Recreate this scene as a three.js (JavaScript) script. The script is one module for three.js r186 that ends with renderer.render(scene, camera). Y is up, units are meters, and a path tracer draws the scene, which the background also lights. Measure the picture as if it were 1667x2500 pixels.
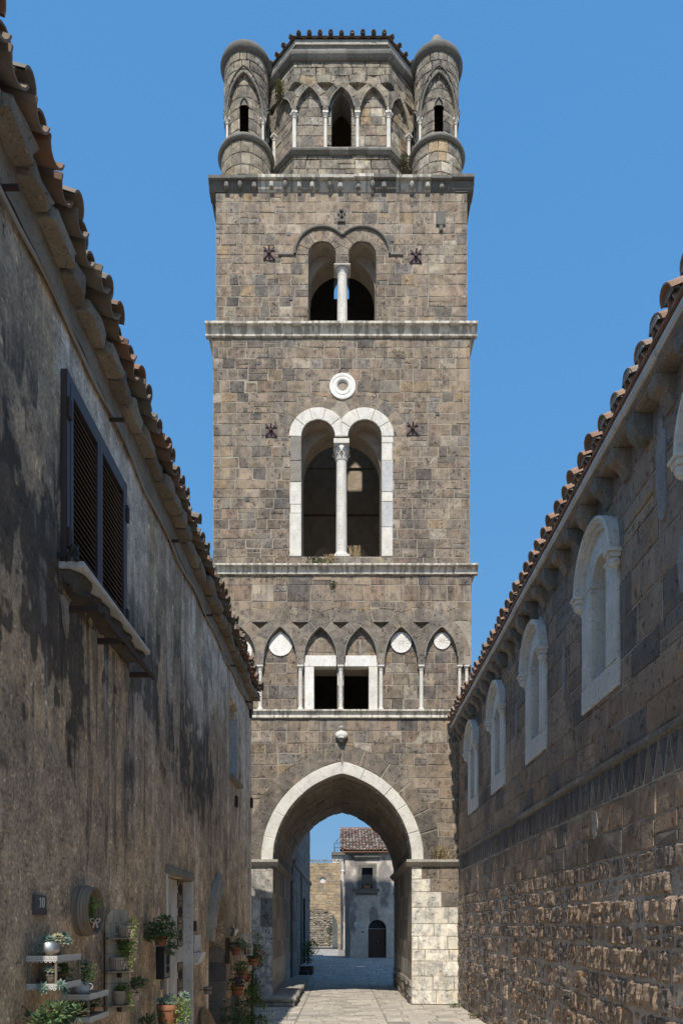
import * as THREE from 'three';
import { mergeGeometries } from 'three/addons/utils/BufferGeometryUtils.js';
import { FontLoader } from 'three/addons/loaders/FontLoader.js';
import { TextGeometry } from 'three/addons/geometries/TextGeometry.js';

// ---------------------------------------------------------------- camera, sky, sun, exposure
const scene = new THREE.Scene();
const FPX = 1845, CX = 834, CY = 2261;          // focal length and principal point in photograph pixels (shifted lens)
const EYE = 2.0;
const camera = new THREE.PerspectiveCamera(2 * Math.atan(CY / FPX) * 180 / Math.PI, 1667 / (2 * CY), 0.1, 400);
camera.position.set(0, EYE, 0);
camera.lookAt(0, EYE, -10);
camera.setViewOffset(1667, 2 * CY, 0, 0, 1667, 2500);
camera.updateProjectionMatrix();

const renderer = new THREE.WebGLRenderer({ antialias: true });
renderer.toneMapping = THREE.LinearToneMapping;
renderer.toneMappingExposure = 1.25;
renderer.shadowMap.enabled = true;

function makeSky() {
  const w = 256, h = 128, d = new Float32Array(w * h * 4);
  const stops = [[-90, .20, .23, .27], [-2, .30, .40, .52], [0, .27, .44, .63], [6, .195, .405, .665], [15, .138, .365, .69], [30, .092, .315, .675], [48, .055, .262, .62], [90, .035, .20, .53]];
  for (let j = 0; j < h; j++) {
    const el = 90 * ((j + .5) / h * 2 - 1);
    let k = 0; while (k < stops.length - 2 && el > stops[k + 1][0]) k++;
    const a = stops[k], b = stops[k + 1], f = Math.min(1, Math.max(0, (el - a[0]) / (b[0] - a[0])));
    // warm-white aureole added towards the sun behind the camera, lifting the shaded walls
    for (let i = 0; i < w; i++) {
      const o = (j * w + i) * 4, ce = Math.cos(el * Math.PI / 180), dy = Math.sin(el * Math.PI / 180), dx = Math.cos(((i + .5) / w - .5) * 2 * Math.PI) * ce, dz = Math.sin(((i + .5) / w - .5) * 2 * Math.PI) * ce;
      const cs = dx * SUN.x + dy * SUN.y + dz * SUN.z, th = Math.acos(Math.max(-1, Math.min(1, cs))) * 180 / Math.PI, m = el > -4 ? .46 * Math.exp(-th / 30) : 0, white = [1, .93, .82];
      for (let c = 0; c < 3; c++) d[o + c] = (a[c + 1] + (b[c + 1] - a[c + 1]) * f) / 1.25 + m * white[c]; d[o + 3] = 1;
    }
  }
  const t = new THREE.DataTexture(d, w, h, THREE.RGBAFormat, THREE.FloatType);
  t.mapping = THREE.EquirectangularReflectionMapping; t.magFilter = t.minFilter = THREE.LinearFilter; t.colorSpace = THREE.LinearSRGBColorSpace; t.needsUpdate = true;
  return t;
}
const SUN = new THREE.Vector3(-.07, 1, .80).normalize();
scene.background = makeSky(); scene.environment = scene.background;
const sun = new THREE.DirectionalLight(new THREE.Color(1, .94, .85), 4.0);
sun.position.copy(SUN).multiplyScalar(60).add(new THREE.Vector3(0, 0, -20)); sun.target.position.set(0, 0, -20);
sun.castShadow = true; sun.shadow.mapSize.set(4096, 4096);
Object.assign(sun.shadow.camera, { left: -30, right: 30, top: 40, bottom: -40, near: 1, far: 140 });
scene.add(sun, sun.target);

// ---------------------------------------------------------------- helpers
function rng(seed) { let s = seed >>> 0; return () => { s = (s + 0x6D2B79F5) | 0; let t = Math.imul(s ^ (s >>> 15), 1 | s); t = (t + Math.imul(t ^ (t >>> 7), 61 | t)) ^ t; return ((t ^ (t >>> 14)) >>> 0) / 4294967296; }; }
const R0 = rng(7), ri = (r, a, b) => a + (b - a) * r();
const V = (x, y, z) => new THREE.Vector3(x, y, z);
const clamp = (x, a = 0, b = 1) => x < a ? a : x > b ? b : x;
const smooth = (a, b, x) => { const t = clamp((x - a) / (b - a)); return t * t * (3 - 2 * t); };
const HT = (() => { const r = rng(99), a = new Float32Array(65536); for (let i = 0; i < 65536; i++) a[i] = r(); return a; })();
function vnoise(x, y, px = 256, py = 256) {
  const xi = Math.floor(x), yi = Math.floor(y), fx = x - xi, fy = y - yi, u = fx * fx * (3 - 2 * fx), v = fy * fy * (3 - 2 * fy);
  const x0 = ((xi % px) + px) % px, x1 = (x0 + 1) % px, y0 = ((yi % py) + py) % py, y1 = (y0 + 1) % py;
  const a = HT[(y0 << 8) | x0], b = HT[(y0 << 8) | x1], c = HT[(y1 << 8) | x0], d = HT[(y1 << 8) | x1];
  return a + (b - a) * u + (c - a + (a - b - c + d) * u) * v;
}
function fbm(x, y, o = 4, px = 256, py = 256) { let s = 0, a = .5, n = 0; for (let i = 0; i < o; i++) { s += a * vnoise(x + i * 17 * (px === 256), y + i * 29 * (py === 256), px, py); n += a; a *= .5; x *= 2; y *= 2; px = Math.min(256, px * 2); py = Math.min(256, py * 2); } return s / n; }
const enc = l => { l = clamp(l); return 255 * (l <= .0031308 ? 12.92 * l : 1.055 * Math.pow(l, 1 / 2.4) - .055); };
function tex(w, h, fn, { srgb = true, rep = null } = {}) {
  const d = new Uint8Array(w * h * 4), c = [0, 0, 0];
  for (let j = 0; j < h; j++) for (let i = 0; i < w; i++) {
    fn((i + .5) / w, (j + .5) / h, c); const o = (j * w + i) * 4;
    for (let k = 0; k < 3; k++) d[o + k] = srgb ? enc(c[k]) : 255 * clamp(c[k]); d[o + 3] = 255;
  }
  const t = new THREE.DataTexture(d, w, h, THREE.RGBAFormat); t.wrapS = t.wrapT = THREE.RepeatWrapping; t.magFilter = THREE.LinearFilter; t.minFilter = THREE.LinearMipmapLinearFilter; t.generateMipmaps = true;
  t.colorSpace = srgb ? THREE.SRGBColorSpace : THREE.NoColorSpace; if (rep) t.repeat.set(rep[0], rep[1]); t.needsUpdate = true; return t;
}
const withRep = (t, x, y) => { const c = t.clone(); c.repeat.set(x, y); c.needsUpdate = true; return c; };
const set3 = (c, r, g, b) => { c[0] = r; c[1] = g; c[2] = b; };

// scene graph
const taken = {};
function numbered(n) { if (taken[n] === undefined) { taken[n] = 0; return n; } taken[n]++; return n + '_' + String(taken[n]).padStart(3, '0'); }
function thing(name, label, category, pos = [0, 0, 0], group) {
  const g = new THREE.Group(); g.name = numbered(name); g.position.set(...pos); g.userData = { label, category }; if (group) g.userData.group = group; scene.add(g); return g;
}
function structure(name, geo, mat) { const m = new THREE.Mesh(geo, mat); m.name = name; m.userData.kind = 'structure'; m.castShadow = m.receiveShadow = true; scene.add(m); return m; }
// geometry comes in world coordinates; the part hangs under its thing, whose parents only translate
function part(name, geo, mat, parent, opt = {}) {
  if (!opt.local) { let p = parent, x = 0, y = 0, z = 0; while (p && p !== scene) { x += p.position.x; y += p.position.y; z += p.position.z; p = p.parent; } geo.translate(-x, -y, -z); }
  const m = new THREE.Mesh(geo, mat); m.name = name; m.castShadow = m.receiveShadow = true;
  if (opt.label) m.userData.label = opt.label; if (opt.kind) m.userData.kind = opt.kind;
  parent.add(m); return m;
}
const clean = g => { if (g.index) g = g.toNonIndexed(); for (const k of Object.keys(g.attributes)) if (!['position', 'normal', 'uv', 'color'].includes(k)) g.deleteAttribute(k); return g; };
// metre-sized uv by the axis each face looks along
function uvBox(g, s = 1) {
  g = clean(g); const p = g.attributes.position, n = p.count, uv = new Float32Array(n * 2), a = V(), b = V(), c = V();
  if (!g.attributes.normal) g.computeVertexNormals();
  for (let i = 0; i < n; i += 3) {
    a.fromBufferAttribute(p, i); b.fromBufferAttribute(p, i + 1); c.fromBufferAttribute(p, i + 2); const nn = b.clone().sub(a).cross(c.clone().sub(a)); const ax = Math.abs(nn.x), ay = Math.abs(nn.y), az = Math.abs(nn.z);
    [a, b, c].forEach((v, k) => { const u = ax > ay && ax > az ? [v.z, v.y] : ay > az ? [v.x, v.z] : [v.x, v.y]; uv[(i + k) * 2] = u[0] * s; uv[(i + k) * 2 + 1] = u[1] * s; });
  }
  g.setAttribute('uv', new THREE.BufferAttribute(uv, 2)); return g;
}
function tintGeo(g, c) { const n = g.attributes.position.count, a = new Float32Array(n * 3); for (let i = 0; i < n; i++) { a[i * 3] = c[0]; a[i * 3 + 1] = c[1]; a[i * 3 + 2] = c[2]; } g.setAttribute('color', new THREE.BufferAttribute(a, 3)); return g; }
const merge = list => mergeGeometries(list.map(clean), false);
function box(x0, x1, y0, y1, z0, z1, bev = 0) {
  const w = x1 - x0, h = y1 - y0, d = z1 - z0; let g;
  if (bev > 0) { const s = new THREE.Shape(); const b = Math.min(bev, w * .45, h * .45, d * .45); s.moveTo(-w / 2 + b, -h / 2 + b); s.lineTo(w / 2 - b, -h / 2 + b); s.lineTo(w / 2 - b, h / 2 - b); s.lineTo(-w / 2 + b, h / 2 - b); s.closePath(); g = new THREE.ExtrudeGeometry(s, { depth: d - 2 * b, bevelEnabled: true, bevelThickness: b, bevelSize: b, bevelSegments: 1, steps: 1 }); g.translate((x0 + x1) / 2, (y0 + y1) / 2, z0 + b); }
  else { g = new THREE.BoxGeometry(w, h, d); g.translate((x0 + x1) / 2, (y0 + y1) / 2, (z0 + z1) / 2); }
  return uvBox(g);
}
function tube(pts, r, seg = 6, n = 0) { const c = pts.length === 2 ? new THREE.LineCurve3(pts[0], pts[1]) : new THREE.CatmullRomCurve3(pts); return uvBox(new THREE.TubeGeometry(c, n || Math.max(1, (pts.length - 1) * 4), r, seg)); }
function bar(a, b, w, h) { const d = b.clone().sub(a), L = d.length(); const g = new THREE.BoxGeometry(w, h, L); const m = new THREE.Matrix4().lookAt(b, a, V(0, 1, 0)); m.setPosition(a.clone().add(b).multiplyScalar(.5)); g.applyMatrix4(m); return uvBox(g); }
function lathe(prof, x, y, z, seg = 20) { const g = new THREE.LatheGeometry(prof.map(p => new THREE.Vector2(p[0], p[1])), seg); g.translate(x, y, z); return uvBox(g); }
// a frame maps wall coordinates (x right, y up, z out of the wall) to the world
function frame(o, right, out) { const m = new THREE.Matrix4().makeBasis(right, V(0, 1, 0), out); m.setPosition(o); return m; }
// polygons
const area = p => { let s = 0; for (let i = 0; i < p.length; i++) { const a = p[i], b = p[(i + 1) % p.length]; s += a[0] * b[1] - b[0] * a[1]; } return s / 2; };
function clipHalf(p, a, b, c) { const o = []; for (let i = 0; i < p.length; i++) { const P = p[i], Q = p[(i + 1) % p.length], dp = a * P[0] + b * P[1] - c, dq = a * Q[0] + b * Q[1] - c; if (dp <= 0) o.push(P); if ((dp < 0 && dq > 0) || (dp > 0 && dq < 0)) { const t = dp / (dp - dq); o.push([P[0] + (Q[0] - P[0]) * t, P[1] + (Q[1] - P[1]) * t]); } } return o.length > 2 ? o : []; }
function inPoly(p, x, y) { let c = false; for (let i = 0, j = p.length - 1; i < p.length; j = i++) if ((p[i][1] > y) !== (p[j][1] > y) && x < (p[j][0] - p[i][0]) * (y - p[i][1]) / (p[j][1] - p[i][1]) + p[i][0]) c = !c; return c; }
// stone minus a convex cutter: keeps the best one or two convex remains
function subtract(p, cut, depth = 0) {
  let bx0 = 1e9, bx1 = -1e9, by0 = 1e9, by1 = -1e9; for (const q of p) { bx0 = Math.min(bx0, q[0]); bx1 = Math.max(bx1, q[0]); by0 = Math.min(by0, q[1]); by1 = Math.max(by1, q[1]); }
  if (!cut.bb) { let b = [1e9, -1e9, 1e9, -1e9]; for (const q of cut) { b[0] = Math.min(b[0], q[0]); b[1] = Math.max(b[1], q[0]); b[2] = Math.min(b[2], q[1]); b[3] = Math.max(b[3], q[1]); } cut.bb = b; }
  if (bx1 <= cut.bb[0] || bx0 >= cut.bb[1] || by1 <= cut.bb[2] || by0 >= cut.bb[3]) return [p];
  let inter = p, best = [], bi = null; const A = area(p);
  for (let i = 0; i < cut.length && inter.length; i++) { const a = cut[i], b = cut[(i + 1) % cut.length], nx = b[1] - a[1], ny = a[0] - b[0]; inter = clipHalf(inter, nx, ny, nx * a[0] + ny * a[1]); }
  if (!inter.length || area(inter) < A * .01) return [p];
  for (let i = 0; i < cut.length; i++) { const a = cut[i], b = cut[(i + 1) % cut.length], nx = b[1] - a[1], ny = a[0] - b[0], c = nx * a[0] + ny * a[1]; const o = clipHalf(p, -nx, -ny, -c); if (o.length && area(o) > (best.length ? area(best) : 0)) { best = o; bi = [nx, ny, c]; } }
  const out = best.length && area(best) > .004 ? [best] : [];
  if (bi && depth < 1) { const rest = clipHalf(p, bi[0], bi[1], bi[2]); if (rest.length && area(rest) > .01) for (const q of subtract(rest, cut, depth + 1)) if (area(q) > .008) out.push(q); }
  return out;
}
const rectP = (x0, x1, y0, y1) => [[x0, y0], [x1, y0], [x1, y1], [x0, y1]];
function archP(cx, y0, ys, r, seg = 12) { const o = [[cx - r, y0], [cx + r, y0]]; for (let i = 0; i <= seg; i++) { const a = Math.PI * i / seg; o.push([cx + r * Math.cos(a), ys + r * Math.sin(a)]); } return o; }
// pointed arch: half width w at ys, arc centres c beyond the axis
function pointedP(cx, y0, ys, w, c, seg = 7) { const R = w + c, am = Math.acos(c / R), o = []; if (y0 < ys) o.push([cx - w, y0], [cx + w, y0]); for (let i = 0; i <= seg; i++) { const a = am * i / seg; o.push([cx - c + R * Math.cos(a), ys + R * Math.sin(a)]); } for (let i = seg - 1; i >= 0; i--) { const a = am * i / seg; o.push([cx + c - R * Math.cos(a), ys + R * Math.sin(a)]); } return o; }
function ring(cx, cy, r0, r1, a0, a1, n, joint = .012, seg = 3, rnd = null) {
  const out = []; const cuts = [a0]; for (let i = 1; i < n; i++) cuts.push(a0 + (a1 - a0) * (i + (rnd ? (rnd() - .5) * .35 : 0)) / n); cuts.push(a1);
  for (let i = 0; i < n; i++) { const g = joint / ((r0 + r1)), A = cuts[i] + g, B = cuts[i + 1] - g, p = []; for (let k = 0; k <= seg; k++) { const a = A + (B - A) * k / seg; p.push([cx + r1 * Math.cos(a), cy + r1 * Math.sin(a)]); } for (let k = seg; k >= 0; k--) { const a = A + (B - A) * k / seg; p.push([cx + r0 * Math.cos(a), cy + r0 * Math.sin(a)]); } out.push(area(p) < 0 ? p.reverse() : p); }
  return out;
}
// courses of squared stone; ys may list the course heights
function courses(r, x0, x1, y0, y1, { h = [.2, .32], w = [.28, .6], joint = .017, jit = .009, cut = [], ys = null, bound = null, split = .1 } = {}) {
  const out = []; let Y = ys ? ys.slice() : [y0]; if (!ys) { while (Y[Y.length - 1] < y1 - h[0] * .6) Y.push(Y[Y.length - 1] + ri(r, h[0], h[1])); Y[Y.length - 1] = y1; }
  for (let i = 0; i + 1 < Y.length; i++) {
    let x = x0 - r() * w[0] * .7; const a = Y[i], b = Y[i + 1];
    while (x < x1) {
      let ww = ri(r, w[0], w[1]); let xa = Math.max(x, x0), xb = Math.min(x + ww, x1); if (x1 - xb < w[0] * .35) xb = x1; x = xb === x1 ? x1 : x + ww;
      if (xb - xa < .05) continue; const list = [];
      if (r() < split && b - a > .2) { const m = a + (b - a) * ri(r, .4, .6); list.push([xa, xb, a, m], [xa, xb, m, b]); } else list.push([xa, xb, a, b]);
      for (const [p, q, s, t] of list) {
        const j = joint / 2, e = () => (r() - .5) * 2 * jit; let P = [[[p + j + e(), s + j + e()], [q - j + e(), s + j + e()], [q - j + e(), t - j + e()], [p + j + e(), t - j + e()]]];
        for (const c of cut) P = P.flatMap(k => subtract(k, c)); out.push(...P);
      }
    }
  }
  return out;
}
// a block of stone from an outline: raised face with chamfered, uneven edge
function block(poly, z1, z0, fr, uvf, tint, r, { bev = .012, rough = .006 } = {}) {
  const n = poly.length; let cx = 0, cy = 0; for (const p of poly) { cx += p[0] / n; cy += p[1] / n; }
  let mind = 1e9; for (const p of poly) mind = Math.min(mind, Math.hypot(p[0] - cx, p[1] - cy)); const b = Math.min(bev, mind * .3);
  const F = [], M = [], B = []; for (const p of poly) { const dx = p[0] - cx, dy = p[1] - cy, L = Math.hypot(dx, dy), k = (L - b * 1.3 * (.6 + .8 * r())) / L; F.push([cx + dx * k, cy + dy * k, z1 + (r() - .5) * rough]); M.push([p[0], p[1], z1 - b]); B.push([p[0], p[1], z0]); }
  const C = [cx, cy, z1 + (r() - .3) * rough * 1.4], pos = [], uv = [];
  const tri = (...v) => { for (const q of v) { pos.push(q[0], q[1], q[2]); const u = uvf(q[0], q[1], q[2]); uv.push(u[0], u[1]); } };
  for (let i = 0; i < n; i++) { const j = (i + 1) % n; tri(C, F[i], F[j]); tri(F[i], M[i], M[j]); tri(F[i], M[j], F[j]); tri(M[i], B[i], B[j]); tri(M[i], B[j], M[j]); }
  const g = new THREE.BufferGeometry(); g.setAttribute('position', new THREE.Float32BufferAttribute(pos, 3)); g.setAttribute('uv', new THREE.Float32BufferAttribute(uv, 2)); if (fr) g.applyMatrix4(fr); g.computeVertexNormals(); tintGeo(g, tint); return g;
}
// weathered quad block with a hewn, eroded face
function roughBlock(poly, z1, z0, fr, uvf, tint, r, { N = 5, amp = .03, freq = 9, sx = 1 } = {}) {
  if (poly.length !== 4) return block(poly, z1, z0, fr, uvf, tint, r, { bev: .025, rough: .02 });
  const P = [], s1 = r() * 50; for (let j = 0; j <= N; j++) for (let i = 0; i <= N; i++) { const u = i / N, v = j / N; const x = (poly[0][0] * (1 - u) + poly[1][0] * u) * (1 - v) + (poly[3][0] * (1 - u) + poly[2][0] * u) * v, y = (poly[0][1] * (1 - u) + poly[1][1] * u) * (1 - v) + (poly[3][1] * (1 - u) + poly[2][1] * u) * v; const e = Math.min(u, v, 1 - u, 1 - v); P.push([x, y, z1 + (fbm(x * freq * sx + s1, y * freq + s1, 3) - .5) * 2 * amp - (e < .01 ? amp * (.5 + .9 * r()) : 0)]); }
  const pos = [], uv = [], tri = (...v) => { for (const q of v) { pos.push(...q); const u = uvf(q[0], q[1], q[2]); uv.push(u[0], u[1]); } };
  for (let j = 0; j < N; j++) for (let i = 0; i < N; i++) { const a = P[j * (N + 1) + i], b = P[j * (N + 1) + i + 1], c = P[(j + 1) * (N + 1) + i + 1], d = P[(j + 1) * (N + 1) + i]; tri(a, b, c); tri(a, c, d); }
  const rim = []; for (let i = 0; i < N; i++) rim.push(P[i]); for (let j = 0; j < N; j++) rim.push(P[j * (N + 1) + N]); for (let i = N; i > 0; i--) rim.push(P[N * (N + 1) + i]); for (let j = N; j > 0; j--) rim.push(P[j * (N + 1)]);
  for (let i = 0; i < rim.length; i++) { const a = rim[i], b = rim[(i + 1) % rim.length], a0 = [a[0], a[1], z0], b0 = [b[0], b[1], z0]; tri(a, a0, b0); tri(a, b0, b); }
  const g = new THREE.BufferGeometry(); g.setAttribute('position', new THREE.Float32BufferAttribute(pos, 3)); g.setAttribute('uv', new THREE.Float32BufferAttribute(uv, 2)); if (fr) g.applyMatrix4(fr); g.computeVertexNormals(); tintGeo(g, tint); return g;
}
// stones of one thing: the largest become parts of their own, the rest one part per wall
function pile() { return []; }
function settle(list, limit, name, restName) {
  list.sort((a, b) => b.w - a.w); const rest = new Map();
  list.forEach((s, i) => { if (i < limit) part(s.name || name, s.geo, s.mat, s.parent); else { const k = s.parent.uuid + s.mat.uuid; if (!rest.has(k)) rest.set(k, { p: s.parent, m: s.mat, g: [] }); rest.get(k).g.push(s.geo); } });
  for (const e of rest.values()) part(restName, merge(e.g), e.m, e.p, { kind: 'stuff' });
}
function extrudeShape(outer, holes, z0, z1, fr) { const s = new THREE.Shape(outer.map(p => new THREE.Vector2(...p))); for (const h of holes) s.holes.push(new THREE.Path(h.map(p => new THREE.Vector2(...p)))); let g = new THREE.ExtrudeGeometry(s, { depth: z1 - z0, bevelEnabled: false, steps: 1 }); g.translate(0, 0, z0); if (fr) g.applyMatrix4(fr); return uvBox(g); }
// profile (out, up) swept along a straight run in wall coordinates
function sweep(prof, x0, x1, fr, ret = [0, 0]) {
  const pos = [], n = prof.length, P = (k, x) => [x, prof[k][1], prof[k][0]];
  const tri = (...v) => v.forEach(q => pos.push(...q));
  for (let i = 0; i < n; i++) { const j = (i + 1) % n; tri(P(i, x0), P(j, x1), P(j, x0)); tri(P(i, x0), P(i, x1), P(j, x1)); }
  const tr = THREE.ShapeUtils.triangulateShape(prof.map(p => new THREE.Vector2(...p)), []); for (const t of tr) { tri(P(t[0], x0), P(t[1], x0), P(t[2], x0)); tri(P(t[0], x1), P(t[2], x1), P(t[1], x1)); }
  const g = new THREE.BufferGeometry(); g.setAttribute('position', new THREE.Float32BufferAttribute(pos, 3)); if (fr) g.applyMatrix4(fr); g.computeVertexNormals(); return uvBox(g);
}
// ---------------------------------------------------------------- materials
const NEU = .62;   // neutral value of the stone maps; tints are divided by it
const pitBump = tex(512, 512, (u, v, c) => { const a = fbm(u * 40, v * 40, 3, 40, 40), b = vnoise(u * 90, v * 90, 90, 90), g = fbm(u * 12 + 3, v * 12, 4, 12, 12); let x = .55 + .35 * (g - .5) + .25 * (a - .5); if (b > .80) x -= (b - .80) * 2.6; set3(c, x, x, x); }, { srgb: false });
const stoneMap = tex(512, 512, (u, v, c) => { const g = fbm(u * 6, v * 6, 5, 6, 6), f = vnoise(u * 120, v * 120, 120, 120), p = vnoise(u * 70 + 9, v * 70, 70, 70), l = vnoise(u * 50, v * 50 + 5, 50, 50); let x = NEU * (.72 + .5 * g + .12 * (f - .5)); if (p > .82) x *= .6; if (l > .86) x *= 1.35; set3(c, x, x * .99, x * .97); });
const marbleMap = tex(512, 512, (u, v, c) => { const g = fbm(u * 5, v * 5, 5, 5, 5), ve = Math.abs(fbm(u * 7 + 3, v * 7, 4, 7, 7) - .5), p = fbm(u * 46, v * 46, 2, 46, 46); let x = .72 + .3 * g; if (ve < .02) x *= .8; if (p > .70) x *= .86; const w = smooth(.55, .75, fbm(u * 9, v * 9 + 2, 3, 9, 9)); set3(c, x, x * (.985 - .02 * w), x * (.95 - .07 * w)); });
const plasterTile = tex(512, 512, (u, v, c) => { const g = fbm(u * 5, v * 5, 6, 5, 5), f = vnoise(u * 150, v * 150, 150, 150), s = fbm(u * 24, v * 4, 4, 24, 4); const x = NEU * (.6 + .55 * g + .2 * (f - .5) + .3 * (s - .5)); set3(c, x, x, x); });
const terraMap = tex(512, 512, (u, v, c) => { const g = fbm(u * 6, v * 6, 5, 6, 6), l = fbm(u * 30 + 4, v * 30, 3, 30, 30), m = fbm(u * 4 + 8, v * 4, 4, 4, 4); let x = .75 + .45 * (g - .5); const li = smooth(.55, .7, l * .6 + m * .45); set3(c, x * (1 - .25 * li), x * (1 - .02 * li), x * (1 + .2 * li)); });
const woodMap = tex(512, 512, (u, v, c) => { const g = fbm(u * 40, v * 2, 4, 40, 2), f = vnoise(u * 160, v * 6, 160, 6); const x = .55 + .5 * (g - .5) + .25 * (f - .5); set3(c, x, x * .97, x * .93); });
const farMap = tex(512, 512, (u, v, c) => { const x = u * 6, y = v * 6, g = fbm(x * 1.1, y * 1.1 + 4, 5), f = fbm(x * 9, y * 9, 4), st = smooth(.52, .66, fbm(x * 1.7 + 5, y * .8 + 2, 5)), ff = vnoise(x * 42, y * 42); let k = .66 * (1 + .5 * (g - .5) + .5 * (f - .5) + .2 * (ff - .5)) * (1 - .5 * st); set3(c, k, k * (.93 - .01 * st), k * (.80 + .06 * st)); });
const crustMap = tex(512, 512, (u, v, c) => { const x = u * 4, y = v * 4, g = fbm(x * 5, y * 5, 5), run = fbm(x * 14, y * 2.2 + 3, 4), p = fbm(x * 30, y * 30, 2), bl = smooth(.46, .60, run * .6 + g * .42); let k = (.80 + .3 * (g - .5) + .3 * (p - .5)) * (1 - .5 * bl); set3(c, k, k * .975, k * .92); });
const rustMap = tex(256, 256, (u, v, c) => { const g = fbm(u * 8, v * 8, 5, 8, 8); set3(c, .5 + .5 * g, .45 + .35 * g, .45 + .25 * g); });

// tower front: lime runs, lichen and pits laid out once over the whole face (7 m by 26 m)
const towerMap = tex(1024, 2048, (u, v, c) => {
  const x = u * 7 - 3.5, y = v * 26;
  const g = fbm(x * 1.1 + 20, y * 1.1, 4), f = fbm(x * 9, y * 9, 3), ff = vnoise(x * 55, y * 55), run = fbm(x * 6 + 5, y * .55 + 3, 4), patch = fbm(x * .9 + 40, y * .7 + 9, 3);
  let k = NEU * (1.0 + .34 * (g - .5) + .85 * (f - .5) + .42 * (ff - .5));
  const pit = vnoise(x * 26 + 7, y * 26); if (pit > .82) k *= .38;
  let r = k, gg = k, b = k;
  const edge = smooth(.30, .9, Math.abs(x + .2) / 3.3), lime = smooth(.50, .62, run * .55 + patch * .42 + .08 * edge + .1 * (f - .5));
  const lk = lime * .72 * (.35 + .65 * smooth(.35, .6, f)); r += lk * (.92 - r); gg += lk * (.88 - gg); b += lk * (.80 - b);
  // lime washed out of the ledges: ragged white runs of different lengths below each one
  for (const yl_ of [20.82, 17.03, 10.95, 7.3]) if (y < yl_ && y > yl_ - 2.4) { const len = .15 + 2.6 * Math.pow(fbm(x * 2.6 + yl_, 3.3, 3), 2.2), st = smooth(.50, .62, fbm(x * 13 + yl_ * 3, y * .8, 3) + .12 * (f - .5)); if (yl_ - y < len + .25 * (f - .5)) { const q = .62 * st; r += q * (.95 - r); gg += q * (.91 - gg); b += q * (.84 - b); } }
  const top = smooth(15.5, 21.5, y), li = smooth(.60, .70, fbm(x * 7 + 60, y * 7, 4) * .8 + .16 * top + .04);
  r *= 1 + .32 * li; gg *= 1 + .34 * li; b *= 1 + .34 * li;
  const yl = smooth(.70, .76, fbm(x * 5 + 90, y * 5 + 3, 3)); r *= 1 + .04 * yl; b *= 1 - .12 * yl;
  const dk = smooth(.60, .72, fbm(x * 2.2 + 11, y * 1.3 + 77, 4)); r *= 1 - .28 * dk; gg *= 1 - .26 * dk; b *= 1 - .22 * dk;
  set3(c, r, gg, b);
});
const uvTower = (x, y) => [(x + 3.5) / 7, y / 26];
// church side wall (17 m by 8 m, wall coordinate = world z + 20)
const churchMap = tex(2048, 1024, (u, v, c) => {
  const x = u * 17, y = v * 8;
  const g = fbm(x * 1.3 + 8, y * 1.3, 4), f = fbm(x * 10, y * 10, 3), ff = vnoise(x * 60, y * 60), pit = vnoise(x * 30, y * 22 + 40), run = fbm(x * 5 + 9, y * .6, 4);
  let k = NEU * (.95 + .35 * (g - .5) + .4 * (f - .5) + .22 * (ff - .5)); if (pit > .83) k *= .42;
  let r = k, gg = k, b = k; const lime = smooth(.60, .66, run * .7 + .3 * f) * .55; r += lime * (.75 - r); gg += lime * (.76 - gg); b += lime * (.76 - b);
  const dk = smooth(.58, .72, fbm(x * 1.6 + 50, y * 1.1 + 20, 4)); r *= 1 - .38 * dk; gg *= 1 - .36 * dk; b *= 1 - .32 * dk;
  const och = smooth(.74, .80, fbm(x * 3 + 33, y * 6 + 3, 3)); r *= 1 + .2 * och; b *= 1 - .25 * och;
  set3(c, r, gg, b);
});
const uvChurch = (x, y) => [(x + 20) / 17, y / 8];
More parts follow.
